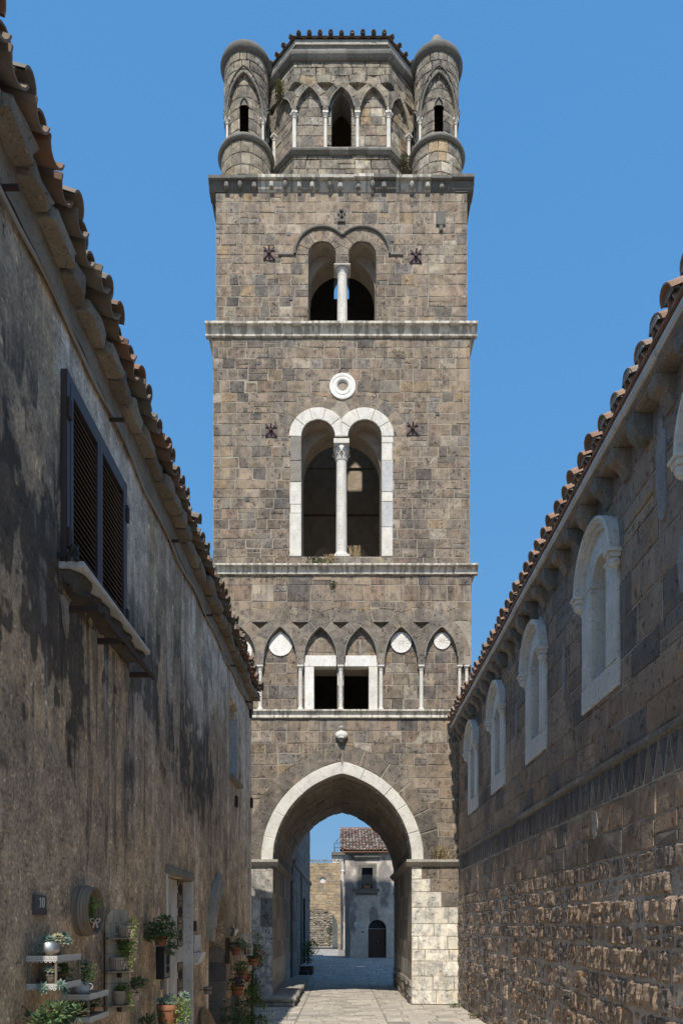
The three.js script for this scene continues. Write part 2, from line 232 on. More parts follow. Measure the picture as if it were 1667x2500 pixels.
// plaster of the house: mould, runs and worn render (12.4 m by 7.6 m)
const houseMap = tex(2048, 1024, (u, v, c) => {
  const x = u * 12.9 - .5, y = v * 7.6;                       // x runs from the near end of the house towards the tower
  const g = fbm(x * .8 + 3, y * .8, 5), f = fbm(x * 8, y * 8, 4), ff = vnoise(x * 70, y * 70), f2 = vnoise(x * 38 + 5, y * 38), run = fbm(x * 5.5 + 30, y * .45 + 6, 5), run2 = fbm(x * 14 + 70, y * .9, 4), blot = fbm(x * 2.1 + 15, y * 1.7 + 8, 5);
  // pale weathered render under the eave and towards the tower, brown render low down
  const pale = smooth(.38, .62, .30 * (y / 7) + .26 * (x / 12) + .55 * (run - .5) + .55 * (g - .5) + .12), warm = smooth(.42, .62, g + .35 * (f - .5));
  let r = .41 + .11 * warm, gg = .304 + .06 * warm, b = .205 + .016 * warm;
  r += pale * (.64 - r); gg += pale * (.525 - gg); b += pale * (.41 - b);
  const lowz = 1 - smooth(2.6, 3.6, y + .8 * (g - .5)), n = 1 + .95 * (f - .5) + (.55 + .3 * lowz) * (ff - .5) + .4 * (1 - lowz) * (run2 - .5); r *= n; gg *= n; b *= n;
  // black mould with ragged lower edge, under the window and along the middle of the wall
  const low = 2.95 + .95 * smooth(1.5, 3.2, x) * (1 - .0) - .55 * smooth(3.6, 6.5, x) + .5 * (run - .5);
  let mould = smooth(low - .05, low + .5, y + .9 * (f - .5)) * (1 - smooth(5.2, 6.3, y + 1.8 * (run - .5) + .10 * x)) * (1 - smooth(7.2, 8.8, x + 2.2 * (g - .5)));
  mould *= smooth(.44, .54, .36 * run + .16 * run2 + .48 * blot + .26 * (f - .5) + .01); mould = clamp(mould * 1.25);
  const mk = 1 - .80 * mould; r *= mk * (1 - .02 * mould); gg *= mk; b *= mk * (1 + .06 * mould);
  const sc = .72 * smooth(.60, .71, fbm(x * 2.4 + 90, y * 1.2 + 7, 5)); r *= 1 - .48 * sc; gg *= 1 - .47 * sc; b *= 1 - .44 * sc;
  // run-off from the window sill 
  if (x > 1.7 && x < 4.0 && y < 4.45) { const ln = .4 + 2.4 * fbm(x * 3.2 + 5, 1.7, 3), q = 4.45 - y < ln + .4 * (f - .5) ? .55 * smooth(.46, .58, run2 + .2 * (f - .5)) : 0; r *= 1 - q; gg *= 1 - q; b *= 1 - .94 * q; }
  const wl = smooth(.60, .70, run2 * .6 + run * .45) * smooth(.45, .55, f); r += wl * .10; gg += wl * .095; b += wl * .09;
  if (f2 > .885) { r *= 1.75; gg *= 1.75; b *= 1.7; } else if (f2 < .09) { r *= .45; gg *= .45; b *= .45; }
  set3(c, r, gg, b);
});
const uvHouse = (x, y) => [x / 12.9, y / 7.6];

const std = (o) => new THREE.MeshStandardMaterial({ roughness: .93, metalness: 0, ...o });
const col = (r, g, b) => new THREE.Color().setRGB(r, g, b);
const M = {};
M.tower = std({ map: towerMap, vertexColors: true, bumpMap: withRep(pitBump, 7 / 1.1, 26 / 1.1), bumpScale: .014 });
M.church = std({ map: churchMap, vertexColors: true, bumpMap: withRep(pitBump, 17 / .9, 8 / .9), bumpScale: .016 });
M.stone = std({ map: stoneMap, vertexColors: true, bumpMap: pitBump, bumpScale: .012 });
M.mortar = std({ map: stoneMap, color: col(.56, .485, .385), bumpMap: pitBump, bumpScale: .01 });
M.mortarDark = std({ map: stoneMap, color: col(.30, .275, .24), bumpMap: pitBump, bumpScale: .01 });
M.core = std({ map: stoneMap, color: col(.56, .46, .35), bumpMap: pitBump, bumpScale: .012 });
M.trim = std({ map: stoneMap, color: col(.36, .335, .295), bumpMap: pitBump, bumpScale: .012 });
M.trimPale = std({ map: stoneMap, color: col(.66, .61, .52), bumpMap: pitBump, bumpScale: .01 });
M.ledge = std({ map: withRep(crustMap, .25, .25), color: col(.82, .77, .68), bumpMap: pitBump, bumpScale: .01 });
M.trimDark = std({ map: stoneMap, color: col(.25, .235, .205), bumpMap: pitBump, bumpScale: .014 });
M.marble = std({ map: marbleMap, color: col(.74, .71, .65), roughness: .75, bumpMap: pitBump, bumpScale: .004 });
M.marbleNew = std({ map: marbleMap, color: col(.86, .84, .80), roughness: .7 });
M.marbleGrey = std({ map: marbleMap, color: col(.56, .56, .56), roughness: .8, bumpMap: pitBump, bumpScale: .005 });
M.house = std({ map: houseMap, bumpMap: withRep(pitBump, 12.4 / .8, 7.6 / .8), bumpScale: .02 });
M.plaster = std({ map: plasterTile, vertexColors: true, bumpMap: pitBump, bumpScale: .01 });
M.cream = std({ map: plasterTile, color: col(.52, .46, .37) });
M.terra = std({ map: terraMap, vertexColors: true, roughness: .9, bumpMap: pitBump, bumpScale: .006 });
M.pot = std({ map: terraMap, color: col(.42, .16, .075), roughness: .85 });
M.potPale = std({ map: woodMap, color: col(.56, .47, .37), roughness: .9 });
M.wood = std({ map: woodMap, color: col(.42, .34, .25), roughness: .85, bumpMap: woodMap, bumpScale: .003 });
M.woodDark = std({ map: woodMap, color: col(.13, .09, .06), roughness: .8, bumpMap: woodMap, bumpScale: .003 });
M.woodOrange = std({ map: woodMap, color: col(.34, .14, .045), roughness: .7 });
M.shutter = std({ map: woodMap, color: col(.13, .095, .078), roughness: .62, bumpMap: woodMap, bumpScale: .001 });
M.shutterFrame = std({ map: woodMap, color: col(.085, .066, .068), roughness: .5 });
M.iron = std({ map: rustMap, color: col(.075, .05, .04), roughness: .7, metalness: .3 });
M.ironPlate = std({ map: rustMap, color: col(.16, .13, .14), roughness: .7, metalness: .2 });
M.black = std({ color: col(.018, .018, .02), roughness: .6 });
M.tin = std({ color: col(.5, .5, .5), roughness: .45, metalness: .9 });
M.enamel = std({ color: col(.62, .66, .70), roughness: .28, map: marbleMap });
M.white = std({ map: marbleMap, color: col(.74, .74, .72), roughness: .6 });
M.doorWhite = std({ map: plasterTile, color: col(.95, .90, .82), roughness: .7 });
M.glassAmber = std({ color: col(.42, .27, .11), roughness: .3, map: stoneMap });
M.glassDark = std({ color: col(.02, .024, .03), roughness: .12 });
M.lace = std({ color: col(.50, .49, .45), roughness: .95 });
M.ribbon = std({ color: col(.52, .38, .32), roughness: .8 });
M.leaf = new THREE.MeshPhysicalMaterial({ vertexColors: true, roughness: .7, transmission: .25, thickness: 0 });
M.twig = std({ color: col(.10, .07, .045) });
M.cable = std({ color: col(.30, .28, .26), roughness: .7 });

// stone tints (linear base colours divided by the neutral value of the maps)
const T = (r, g, b) => [r / NEU, g / NEU, b / NEU];
const mix = (a, b, t) => a.map((v, i) => v + (b[i] - v) * t);
const TUFF = [[T(0.207, 0.162, 0.120), 8], [T(0.191, 0.154, 0.120), 6], [T(0.233, 0.186, 0.139), 4.5], [T(0.180, 0.157, 0.132), 3], [T(0.238, 0.176, 0.112), .9], [T(0.130, 0.111, 0.094), 2.2], [T(0.207, 0.152, 0.112), 2], [T(0.279, 0.233, 0.182), 1.3]];
function pick(r, list) { let s = 0; for (const e of list) s += e[1]; let k = r() * s; for (const e of list) if ((k -= e[1]) <= 0) { const q = .88 + .24 * r(); return e[0].map(v => v * q); } return list[0][0]; }
M.mortarPatch = std({ map: stoneMap, color: col(.42, .40, .38), bumpMap: pitBump, bumpScale: .008 });
M.marbleChurch = std({ map: marbleMap, color: col(.66, .645, .61), roughness: .8, bumpMap: pitBump, bumpScale: .006 });
M.windowInfill = std({ map: plasterTile, color: col(.27, .27, .265), bumpMap: pitBump, bumpScale: .01 });
M.trimC = std({ map: stoneMap, color: col(.36, .29, .225), bumpMap: pitBump, bumpScale: .014 });
M.rustStrip = std({ map: rustMap, color: col(.24, .15, .10), roughness: .9 });
M.dust = std({ map: stoneMap, color: col(.40, .36, .30), bumpMap: pitBump, bumpScale: .01 });
M.paving = std({ map: stoneMap, vertexColors: true, roughness: .82, bumpMap: pitBump, bumpScale: .006 });
M.farPlaster = std({ map: withRep(farMap, 1 / 6, 1 / 6), color: col(.86, .82, .80), bumpMap: pitBump, bumpScale: .012 });
M.doorBrown = std({ map: woodMap, color: col(.12, .06, .045), roughness: .75 });
M.printBlue = std({ color: col(.16, .2, .34) });
M.slate = std({ map: stoneMap, color: col(.15, .135, .135), roughness: .7 });
M.slateDark = std({ map: stoneMap, color: col(.11, .10, .10), roughness: .7 });
M.woodPale = std({ map: woodMap, color: col(.70, .61, .47), roughness: .9, bumpMap: woodMap, bumpScale: .003 });
M.ironGrey = std({ color: col(.16, .16, .165), roughness: .5, metalness: .4 });
M.wicker = std({ map: woodMap, color: col(.50, .35, .19), roughness: .85 });
M.straw = std({ color: col(.34, .25, .13) });
M.churchMortar = std({ map: stoneMap, color: col(.62, .56, .50), bumpMap: pitBump, bumpScale: .01 });
M.eaveEnd = std({ map: stoneMap, color: col(.46, .42, .37), bumpMap: pitBump, bumpScale: .012 });
M.archTan = std({ map: stoneMap, color: col(.62, .525, .415), bumpMap: pitBump, bumpScale: .012 });
M.ledgeGrey = std({ map: withRep(crustMap, .25, .25), color: col(.58, .545, .48), bumpMap: pitBump, bumpScale: .012 });
// ---------------------------------------------------------------- bell tower
const ZF = -19.3, AX = .02, SPR = 3.69, AC = .483;      // front plane, arch axis, springing, arc-centre offset
const tower = thing('bell_tower', 'tall square stone bell tower with pointed passage arch and octagonal top', 'tower', [0, 0, ZF]);
const frontF = (z = ZF) => frame(V(0, 0, z), V(1, 0, 0), V(0, 0, 1));
const tStones = pile();
const tr = rng(1234);
function addStones(list, polys, z, parent, { r = tr, mat = M.tower, uvf = uvTower, pal = TUFF, depth = .03, fr = null, tintAt = null, name = null, wt = 1, bev = .006, rough = .008, proud = .012 } = {}) {
  for (const p of polys) { const a = area(p); if (a < .004) continue; let cx = 0, cy = 0; for (const q of p) { cx += q[0] / p.length; cy += q[1] / p.length; } const tint = (tintAt && tintAt(cx, cy, r)) || pick(r, pal); const pr = (r() - .35) * proud; list.push({ geo: block(p, pr, -depth, fr || frontF(z), uvf, tint, r, { bev, rough }), mat, parent, w: a * wt, name }); }
}
const tz = (name, geo, mat, opt) => part(name, geo, mat, tower, opt);
const back = .007;   // mortar lies this deep behind the stone faces

// --- storey one: the passage
const w1 = 3.31, D1 = 6.5;
{
  const outer = [[-w1, 0], [AX - 1.77, 0], [AX - 1.77, SPR]];
  const R = 1.77 + AC, am = Math.acos(AC / R), N = 12;
  for (let i = 0; i <= N; i++) { const a = am * i / N; outer.push([AX + AC - R * Math.cos(a), SPR + R * Math.sin(a)]); }
  for (let i = N - 1; i >= 0; i--) { const a = am * i / N; outer.push([AX - AC + R * Math.cos(a), SPR + R * Math.sin(a)]); }
  outer.push([AX + 1.77, 0], [w1, 0], [w1, 7.42], [-w1, 7.42]);
  const s1 = tz('lower_storey_wall', extrudeShape(outer, [], -D1, -back, frontF()), M.mortar);
  const big = pointedP(AX, SPR, SPR, 2.07 + .44, AC, 10), open = rectP(AX - 1.77, AX + 1.77, -1, SPR + .01);
  // above the impost
  addStones(tStones, courses(tr, -w1, w1, 3.70, 7.30, { h: [.25, .36], w: [.26, .62], cut: [big, open] }), ZF, s1);
  const brown = []; for (const sgn of [1, -1]) for (const p of ring(AX - sgn * AC, SPR, 2.56, 3.0, sgn > 0 ? 0 : Math.PI, sgn > 0 ? 1.44 : Math.PI - 1.44, 6, .016, 4, tr)) { const q = clipHalf(area(p) < 0 ? p.reverse() : p, -sgn, 0, -sgn * AX - .006); if (q.length > 2) brown.push(q); }
  addStones(tStones, brown.map(p => area(p) < 0 ? p.reverse() : p), ZF, s1, { name: 'voussoir', pal: [[T(.165, .136, .108), 3], [T(.145, .123, .10), 1]], bev: .016 });
  // white arch ring
  for (const sgn of [1, -1]) for (const p of ring(AX - sgn * AC, SPR + .002, 2.252, 2.548, sgn > 0 ? 0 : Math.PI, sgn > 0 ? Math.acos(AC / 2.4) : Math.PI - Math.acos(AC / 2.4), 5, .006, 5, tr)) {
    let q = area(p) < 0 ? p.reverse() : p; q = clipHalf(q, -sgn, 0, -sgn * AX); if (q.length < 3) continue;
    part('arch_stone', block(q, .02 + tr() * .006, -.5, frontF(), (x, y) => [x, y], [1, 1, 1], tr, { bev: .014, rough: .006 }), M.marble, s1);
  }
  // piers with courses as in the photograph; white limestone low down
  const Y = [0, .36, .72, 1.10, 1.40, 1.74, 2.06, 2.48, 2.88, 3.20, 3.52];
  const pale = r => { const k = .8 + .35 * r(); return T(.56 * k, .53 * k, .465 * k); };
  const right = (x, y, r) => (y < 2.48 || (y < 2.88 && x < 2.36) || x < 2.04) ? pale(r) : null;
  const shade = (t, r) => { const k = .85 + .3 * r(); return t.map(v => v * k); };
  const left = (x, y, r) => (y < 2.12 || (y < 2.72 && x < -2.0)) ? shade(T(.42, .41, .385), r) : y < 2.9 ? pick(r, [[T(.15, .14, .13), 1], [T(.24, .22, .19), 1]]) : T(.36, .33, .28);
  addStones(tStones, courses(tr, AX + 1.77, w1, 0, 3.52, { ys: Y, w: [.4, .85], split: .05 }), ZF, s1, { tintAt: right, wt: 3, joint: .01 });
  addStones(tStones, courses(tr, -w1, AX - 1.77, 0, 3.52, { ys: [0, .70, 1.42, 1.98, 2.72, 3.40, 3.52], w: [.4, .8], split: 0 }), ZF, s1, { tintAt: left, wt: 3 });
  // passage sides
  const fl = frame(V(AX - 1.77, 0, 0), V(0, 0, -1), V(1, 0, 0)), fR = frame(V(AX + 1.77, 0, 0), V(0, 0, 1), V(-1, 0, 0));
  const inPal = [[T(.25, .205, .16), 3], [T(.22, .19, .155), 2], [T(.29, .25, .20), 2]];
  for (const [fr, x0, x1] of [[fl, 19.32, 25.8], [fR, -25.8, -19.32]])
    addStones(tStones, courses(tr, x0, x1, 0, 3.52, { ys: [0, .55, 1.12, 1.62, 2.2, 2.85, 3.52], w: [.6, 1.3], jit: .004, split: 0 }), 0, s1, { fr, mat: M.stone, uvf: (x, y) => [x, y], tintAt: (x, y, r) => y < 1.12 ? shade(T(.38, .36, .32), r) : pick(r, inPal), wt: .5, depth: .02 });
  // vault lining
  const vs = []; const NA = 11, NZ = 9; const a1 = Math.acos(AC / R);
  for (const sgn of [1, -1]) for (let i = 0; i < NA; i++) { let z = ZF - .5; const A = a1 * i / NA + .004, B = a1 * (i + 1) / NA - .004; let k = 0; while (z > ZF - D1 + .05) { const z2 = Math.max(ZF - D1 + .01, z - ri(tr, .55, .85)); const r0 = R - .004 - tr() * .032, ra = R + .05; const P = (a, rr, zz) => V(AX - sgn * AC + sgn * rr * Math.cos(a), SPR + rr * Math.sin(a), zz); const g = hexa(P(A, r0, z - .008), P(B, r0, z - .008), P(B, r0, z2 + .008), P(A, r0, z2 + .008), P(A, ra, z - .008), P(B, ra, z - .008), P(B, ra, z2 + .008), P(A, ra, z2 + .008)); part('vault_stone', tintGeo(uvBox(g), pick(tr, [[T(.27, .22, .165), 3], [T(.23, .19, .15), 2], [T(.31, .26, .20), 1]])), M.stone, s1); z = z2; } }
  // impost mouldings: across the fronts and along the passage
  const prof = [[-.02, 3.52], [.03, 3.52], [.05, 3.56], [.12, 3.62], [.14, 3.63], [.14, 3.695], [-.02, 3.695]];
  for (const [x0, x1] of [[AX + 1.63, w1 + .1], [-w1 - .1, AX - 1.63]]) tz('impost_moulding', sweep(prof, x0, x1, frontF()), M.trimPale);
  tz('impost_moulding', sweep(prof, 19.30, 25.8, fl), M.trim); tz('impost_moulding', sweep(prof, -25.8, -19.30, fR), M.trim);
  // side faces and joints
  const side = []; const sl = frame(V(-w1, 0, 0), V(0, 0, 1), V(-1, 0, 0)), sr = frame(V(w1, 0, 0), V(0, 0, -1), V(1, 0, 0));
  for (const [fr, a, b] of [[sl, -25.8, -19.3], [sr, 19.3, 25.8]]) addStones(side, courses(tr, a, b, 0, 7.3, { h: [.3, .42], w: [.5, .95] }), 0, s1, { fr, mat: M.stone, uvf: (x, y) => [x, y], depth: .02 });
  for (const s of side) { s.w = 0; tStones.push(s); }
}
function hexa(a, b, c, d, e, f, g, h) { const q = (p, r, s, t) => [p, r, s, p, s, t]; const v = [...q(a, d, c, b), ...q(e, f, g, h), ...q(a, b, f, e), ...q(b, c, g, f), ...q(c, d, h, g), ...q(d, a, e, h)]; const o = new THREE.BufferGeometry().setFromPoints(v); o.computeVertexNormals(); return o; }

// carved head over the arch
{
  const yb = 6.74, bz = ZF + .07;
  const torso = new THREE.SphereGeometry(1, 16, 10).scale(.165, .115, .085).translate(0, yb + .12, bz); const neck = new THREE.CylinderGeometry(.038, .05, .1, 10).translate(0, yb + .23, bz + .005);
  const lap = new THREE.SphereGeometry(1, 12, 8).scale(.10, .06, .075).translate(0, yb + .05, bz + .01);
  const m = tz('carved_bust', uvBox(merge([torso, neck, lap])), M.marble);
  part('head', uvBox(new THREE.SphereGeometry(1, 16, 12).scale(.058, .078, .065).translate(0, yb + .325, bz + .02)), M.marble, m);
  part('hair', uvBox(new THREE.SphereGeometry(1, 16, 8, 0, 6.3, 0, 1.35).scale(.068, .085, .075).translate(0, yb + .335, bz + .012)), M.trimDark, m);
  for (const e of [-1, 1]) part('eye', uvBox(new THREE.SphereGeometry(.01, 6, 5).translate(e * .024, yb + .335, bz + .08)), M.black, m);
  part('mouth', box(-.018, .018, yb + .286, yb + .294, bz + .07, bz + .079), M.trimDark, m);
  part('console', uvBox(new THREE.CylinderGeometry(.12, .07, .1, 9).translate(0, yb - .02, bz)), M.trimDark, m);
  part('nose', uvBox(new THREE.ConeGeometry(.012, .045, 6).translate(0, yb + .318, bz + .087)), M.marble, m);
}
// string courses: white weathered ledge over a dark cyma, in lengths of stone
function stringCourse(y0, y1, hw, proj, z) {
  // one moulded stone: bead, hollow cove and square lip, all of the same weathered limestone
  const h = y1 - y0, lip = h * .24, bd = y0 + h * .20, prof = [[-.05, y0], [.03, y0], [.06, y0 + h * .05], [.062, bd - .008], [.034, bd], [.030, y0 + h * .32], [proj * .30, y0 + h * .50], [proj * .55, y1 - lip - .02], [proj * .60, y1 - lip], [proj * .96, y1 - lip], [proj, y1 - lip + .012], [proj, y1 - .01], [-.05, y1 + .012]];
  let x = -hw - proj; while (x < hw + proj - .05) { let x2 = x + ri(tr, .5, .85); if (x2 > hw + proj - .3) x2 = hw + proj; tz('string_course_stone', sweep(prof, x, x2 - .006, frontF(z)).translate(0, 0, (tr() - .5) * .012), M.ledge); x = x2; }
  for (const s of [-1, 1]) { const fr = s < 0 ? frame(V(-hw, 0, 0), V(0, 0, 1), V(-1, 0, 0)) : frame(V(hw, 0, 0), V(0, 0, -1), V(1, 0, 0)); const a = -z - .012, b = -z + 6.4; tz('string_course_stone', s < 0 ? sweep(prof, -b, -a, fr) : sweep(prof, a, b, fr), M.ledge); }
}
stringCourse(7.30, 7.52, w1, .10, ZF);
stringCourse(10.96, 11.20, 3.31, .165, ZF);
stringCourse(17.04, 17.35, 3.28, .18, ZF - .03);

// --- interlaced blind arcade: returns pieces in wall coordinates
function arcade(cols, sp, yb, ys, stilt, rIn, rOut, x0, x1, y1) {
  const yc = ys + stilt, openings = [], lenses = [];
  for (let i = 0; i + 1 < cols.length; i++) { const m = (cols[i] + cols[i + 1]) / 2, c = sp / 2, w = rIn - c; openings.push(pointedP(m, yb, yc, w, c, 6)); }
  for (const c of cols.slice(1, -1)) { const half = Math.sqrt(Math.max(0, rOut * rOut - 0)) , p = []; const yv = yc + Math.sqrt(rOut * rOut - sp * sp), yt = yc + rIn; const wd = (yt - yv) * .92; p.push([c, yv + .01]); p.push([c + wd, yt - .035]); p.push([c + wd * .5, yt - .008], [c, yt], [c - wd * .5, yt - .008]); p.push([c - wd, yt - .035]); lenses.push(p); }
  const holes = [...openings, ...lenses], vou = [];
  cols.forEach((c, i) => { for (const p of ring(c, yc, rIn, rOut, .02, Math.PI - .02, 7, .012, 4, tr)) { let P = [p]; for (const h of holes) P = P.flatMap(q => subtract(q, h)); P = P.map(q => clipHalf(clipHalf(q, -1, 0, -x0), 1, 0, x1)).filter(q => q.length > 2 && area(q) > .006); vou.push(...P.map(q => [q, i])); } });
  const springers = cols.map(c => rectP(Math.max(x0, c - (sp - rIn)), Math.min(x1, c + (sp - rIn)), ys + .003, yc + .12)).filter(p => p[1][0] - p[0][0] > .04);
  return { openings, lenses, holes, vou, springers, yc };
}
function twinP(cx, c, r, y0, sy, yc, seg = 12) { const o = [[cx - c - r, y0], [cx + c + r, y0]]; for (let i = 0; i <= seg; i++) { const a = Math.PI * i / seg; o.push([cx + c + r * Math.cos(a), sy + r * Math.sin(a)]); } o.push([cx + c - r, yc], [cx - c + r, yc]); for (let i = 0; i <= seg; i++) { const a = Math.PI * i / seg; o.push([cx - c + r * Math.cos(a), sy + r * Math.sin(a)]); } return o; }
const cap = (x, y, z, r, h, rot = 0) => { const g = new THREE.CylinderGeometry(r * 2.0, r * 1.05, h * .55, 4, 1); g.rotateY(Math.PI / 4 + rot); g.translate(x, y + h * .42, z); const a = new THREE.BoxGeometry(r * 3.1, h * .28, r * 3.1); a.rotateY(rot); a.translate(x, y + h * .86, z); const n = new THREE.TorusGeometry(r * 1.08, r * .16, 5, 12); n.rotateX(Math.PI / 2); n.translate(x, y + h * .1, z); const k = new THREE.CylinderGeometry(r * 1.1, r * 1.0, h * .3, 12); k.translate(x, y + h * .15, z); return uvBox(merge([g, a, n, k])); };
function colonnette(parent, x, z, y0, y1, r, hc, mat, rot = 0) {
  const c = part('column', lathe([[r * 1.5, 0], [r * 1.5, .03], [r * 1.15, .05], [r, .075], [r * .95, (y1 - y0) - hc], [r * .9, y1 - y0 - hc + .01]], x, y0, z, 14), mat, parent); part('capital', cap(x, y1 - hc, z, r, hc, rot), mat, c); return c;
}
// --- storey two
{
  const sp = 1.03, cols = [-3.11, -2.08, -1.05, -.02, 1.01, 2.04, 3.07], z = ZF, A = arcade(cols, sp, 7.52, 8.67, .20, .935, 1.25, -w1, w1, 10.95);
  const dp = .13;
  const wn = [[-.705, -.10], [.055, .72]];   // the two openings
  const win = wn.map(([a, b]) => rectP(a, b, 7.54, 8.68));
  const rear = tz('second_storey_wall', extrudeShape(rectP(-w1 + .002, w1 - .002, 7.31, 10.97), win, -.9, -dp - back, frontF(z)), M.mortar);
  const bay = A.openings; const inner = courses(tr, -w1, w1, 7.52, 9.75, { h: [.26, .36], w: [.3, .6], cut: [...win] });
  addStones(tStones, inner, z - dp, rear, { wt: .9 });
  const edge = [[-w1, 8.67]]; for (const p of A.openings) { const up_ = p.slice(2).reverse().map(([x, y]) => [clamp(x, -w1, w1), y]); const a0 = clamp(p[0][0], -w1, w1), a1 = clamp(p[1][0], -w1, w1); edge.push([a0, 8.67], ...up_, [a1, 8.67]); } edge.push([w1, 8.67], [w1, 10.97], [-w1, 10.97]);
  const outline = edge.filter((p, i) => i === 0 || Math.hypot(p[0] - edge[i - 1][0], p[1] - edge[i - 1][1]) > 1e-4);
  const face = tz('arcade_wall', extrudeShape(outline, A.lenses, -dp, -back, frontF(z)), M.mortar);
  addStones(tStones, A.vou.map(v => v[0]), z, face, { name: 'voussoir', pal: [[T(.192, .158, .124), 4], [T(.172, .147, .122), 2], [T(.215, .18, .142), 1]], depth: .03, bev: .01, proud: .006 });
  addStones(tStones, A.springers, z + .002, face, { name: 'springer', pal: [[T(.21, .18, .148), 1]], depth: .13 });
  // arch edge: thin roll round each opening
  for (const p of A.openings) { const q = p.filter(k => k[1] > 8.7).map(([x, y]) => V(x, y, z + .004)); if (q[0].x > w1) continue; part('arch_roll', tube(q, .018, 5, 26), M.trim, face); }
  for (const p of A.lenses) { const cx = p[0][0], yt = p[3][1]; part('lintel', box(cx - .20, cx + .20, yt - .05, yt - .012, z - .10, z + .03, .01), M.trim, face); }
  const cutters = cols.map(c => archP(c, 8.6, A.yc, 1.25, 14));
  addStones(tStones, courses(tr, -w1, w1, 9.7, 10.96, { h: [.28, .42], w: [.3, .65], cut: cutters }), z, face);
  for (const c of cols.slice(1, 6)) colonnette(tower, c, z - .06, 7.53, 8.67, .052, .13, M.marble);
  colonnette(tower, 3.02, z - .06, 7.53, 8.67, .045, .13, M.marble); colonnette(tower, 3.20, z - .06, 7.53, 8.67, .045, .13, M.marble);
  // white window frames
  const wf = tz('window_frame', box(-.965, -.135, 8.66, 8.94, z - dp - .2, z - .075, .006), M.marbleNew);
  part('window_frame', box(.085, .93, 8.66, 8.94, z - dp - .2, z - .078, .006), M.marbleNew, tower);
  part('jamb', box(-.94, -.705, 7.53, 8.655, z - dp - .2, z - .08, .006), M.marbleNew, wf); part('jamb', box(.70, .925, 7.53, 8.655, z - dp - .2, z - .08, .006), M.marble, wf);
  part('mullion', box(-.105, .055, 7.53, 8.68, z - dp - .3, z - .13, .006), M.marble, wf);
  // white discs in the side bays
  const disc = (x, y, r, rays) => { const d = tz('inlaid_disc', uvBox(new THREE.CylinderGeometry(r, r, .05, 40).rotateX(Math.PI / 2).translate(x, y, z - dp + .012)), M.marbleNew); if (rays) { const l = []; for (let i = 0; i < rays; i++) { const a = i * 2 * Math.PI / rays + .1; l.push(new THREE.BoxGeometry(.006, r * .8, .004).translate(0, r * .5, 0).rotateZ(a).translate(x, y, z - dp + .0385)); } part('ray', uvBox(merge(l)), M.trimPale, d); } };
  disc(-2.595, 9.05, .30, 0); disc(1.53, 9.28, .262, 14); disc(2.58, 9.32, .21, 12);
  tz('inlaid_disc', uvBox(extrudeShape([[-1.565 - .30, 9.22], ...Array.from({ length: 17 }, (_, i) => { const a = Math.PI + Math.PI * i / 16; return [-1.565 + .30 * Math.cos(a), 9.22 + .28 * Math.sin(a)]; }).slice(1, -1), [-1.565 + .30, 9.22], [-1.565 + .22, 9.40], [-1.565, 9.57], [-1.565 - .22, 9.40]], [], -dp - .01, -dp + .03, frontF(z))), M.marbleNew);
}
// --- storeys three and four: hollow shells with twin openings
const sideHole = (zm, arch) => { let a = 1e9, b = -1e9, lo = 1e9; for (const p of arch) { a = Math.min(a, p[0]); b = Math.max(b, p[0]); lo = Math.min(lo, p[1]); } const c = (a + b) / 2; return arch.map(([x, y]) => [zm + x - c, y]); };
function shell(name, hw, y0, y1, z, front, rearArch, farArch) {
  const g = [extrudeShape(rectP(-hw, hw, y0, y1), front, -.45, -back, frontF(z)), extrudeShape(rectP(-hw, hw, y0, y1), [rearArch], -1.0, -.452, frontF(z)),
    extrudeShape(rectP(-hw, hw, y0, y1), [farArch], -(6.5 - (ZF - z) * 2), -(5.6 - (ZF - z) * 2), frontF(z))];
  const zb = z - 5.6 + (ZF - z) * 2, zm = (zb + z - 1) / 2, hole = sideHole(zm, rearArch); for (const s of [-1, 1]) g.push(extrudeShape(s < 0 ? rectP(zb + .002, z - 1.002, y0, y1) : rectP(-z + 1.002, -zb - .002, y0, y1), [s < 0 ? hole : hole.map(([x, y]) => [-x, y]).reverse()], -.95, 0, s < 0 ? frame(V(-hw, 0, 0), V(0, 0, 1), V(-1, 0, 0)) : frame(V(hw, 0, 0), V(0, 0, -1), V(1, 0, 0))));
  return tz(name, uvBox(merge([g[0], g[1], ...g.slice(2)])), M.core);
}
const mortarFace = (parent, hw, y0, y1, z, holes) => part('mortar_bed', extrudeShape(rectP(-hw + .003, hw - .003, y0, y1), holes, -.05, -back + .001, frontF(z)), M.mortar, parent);
let s3, s4;
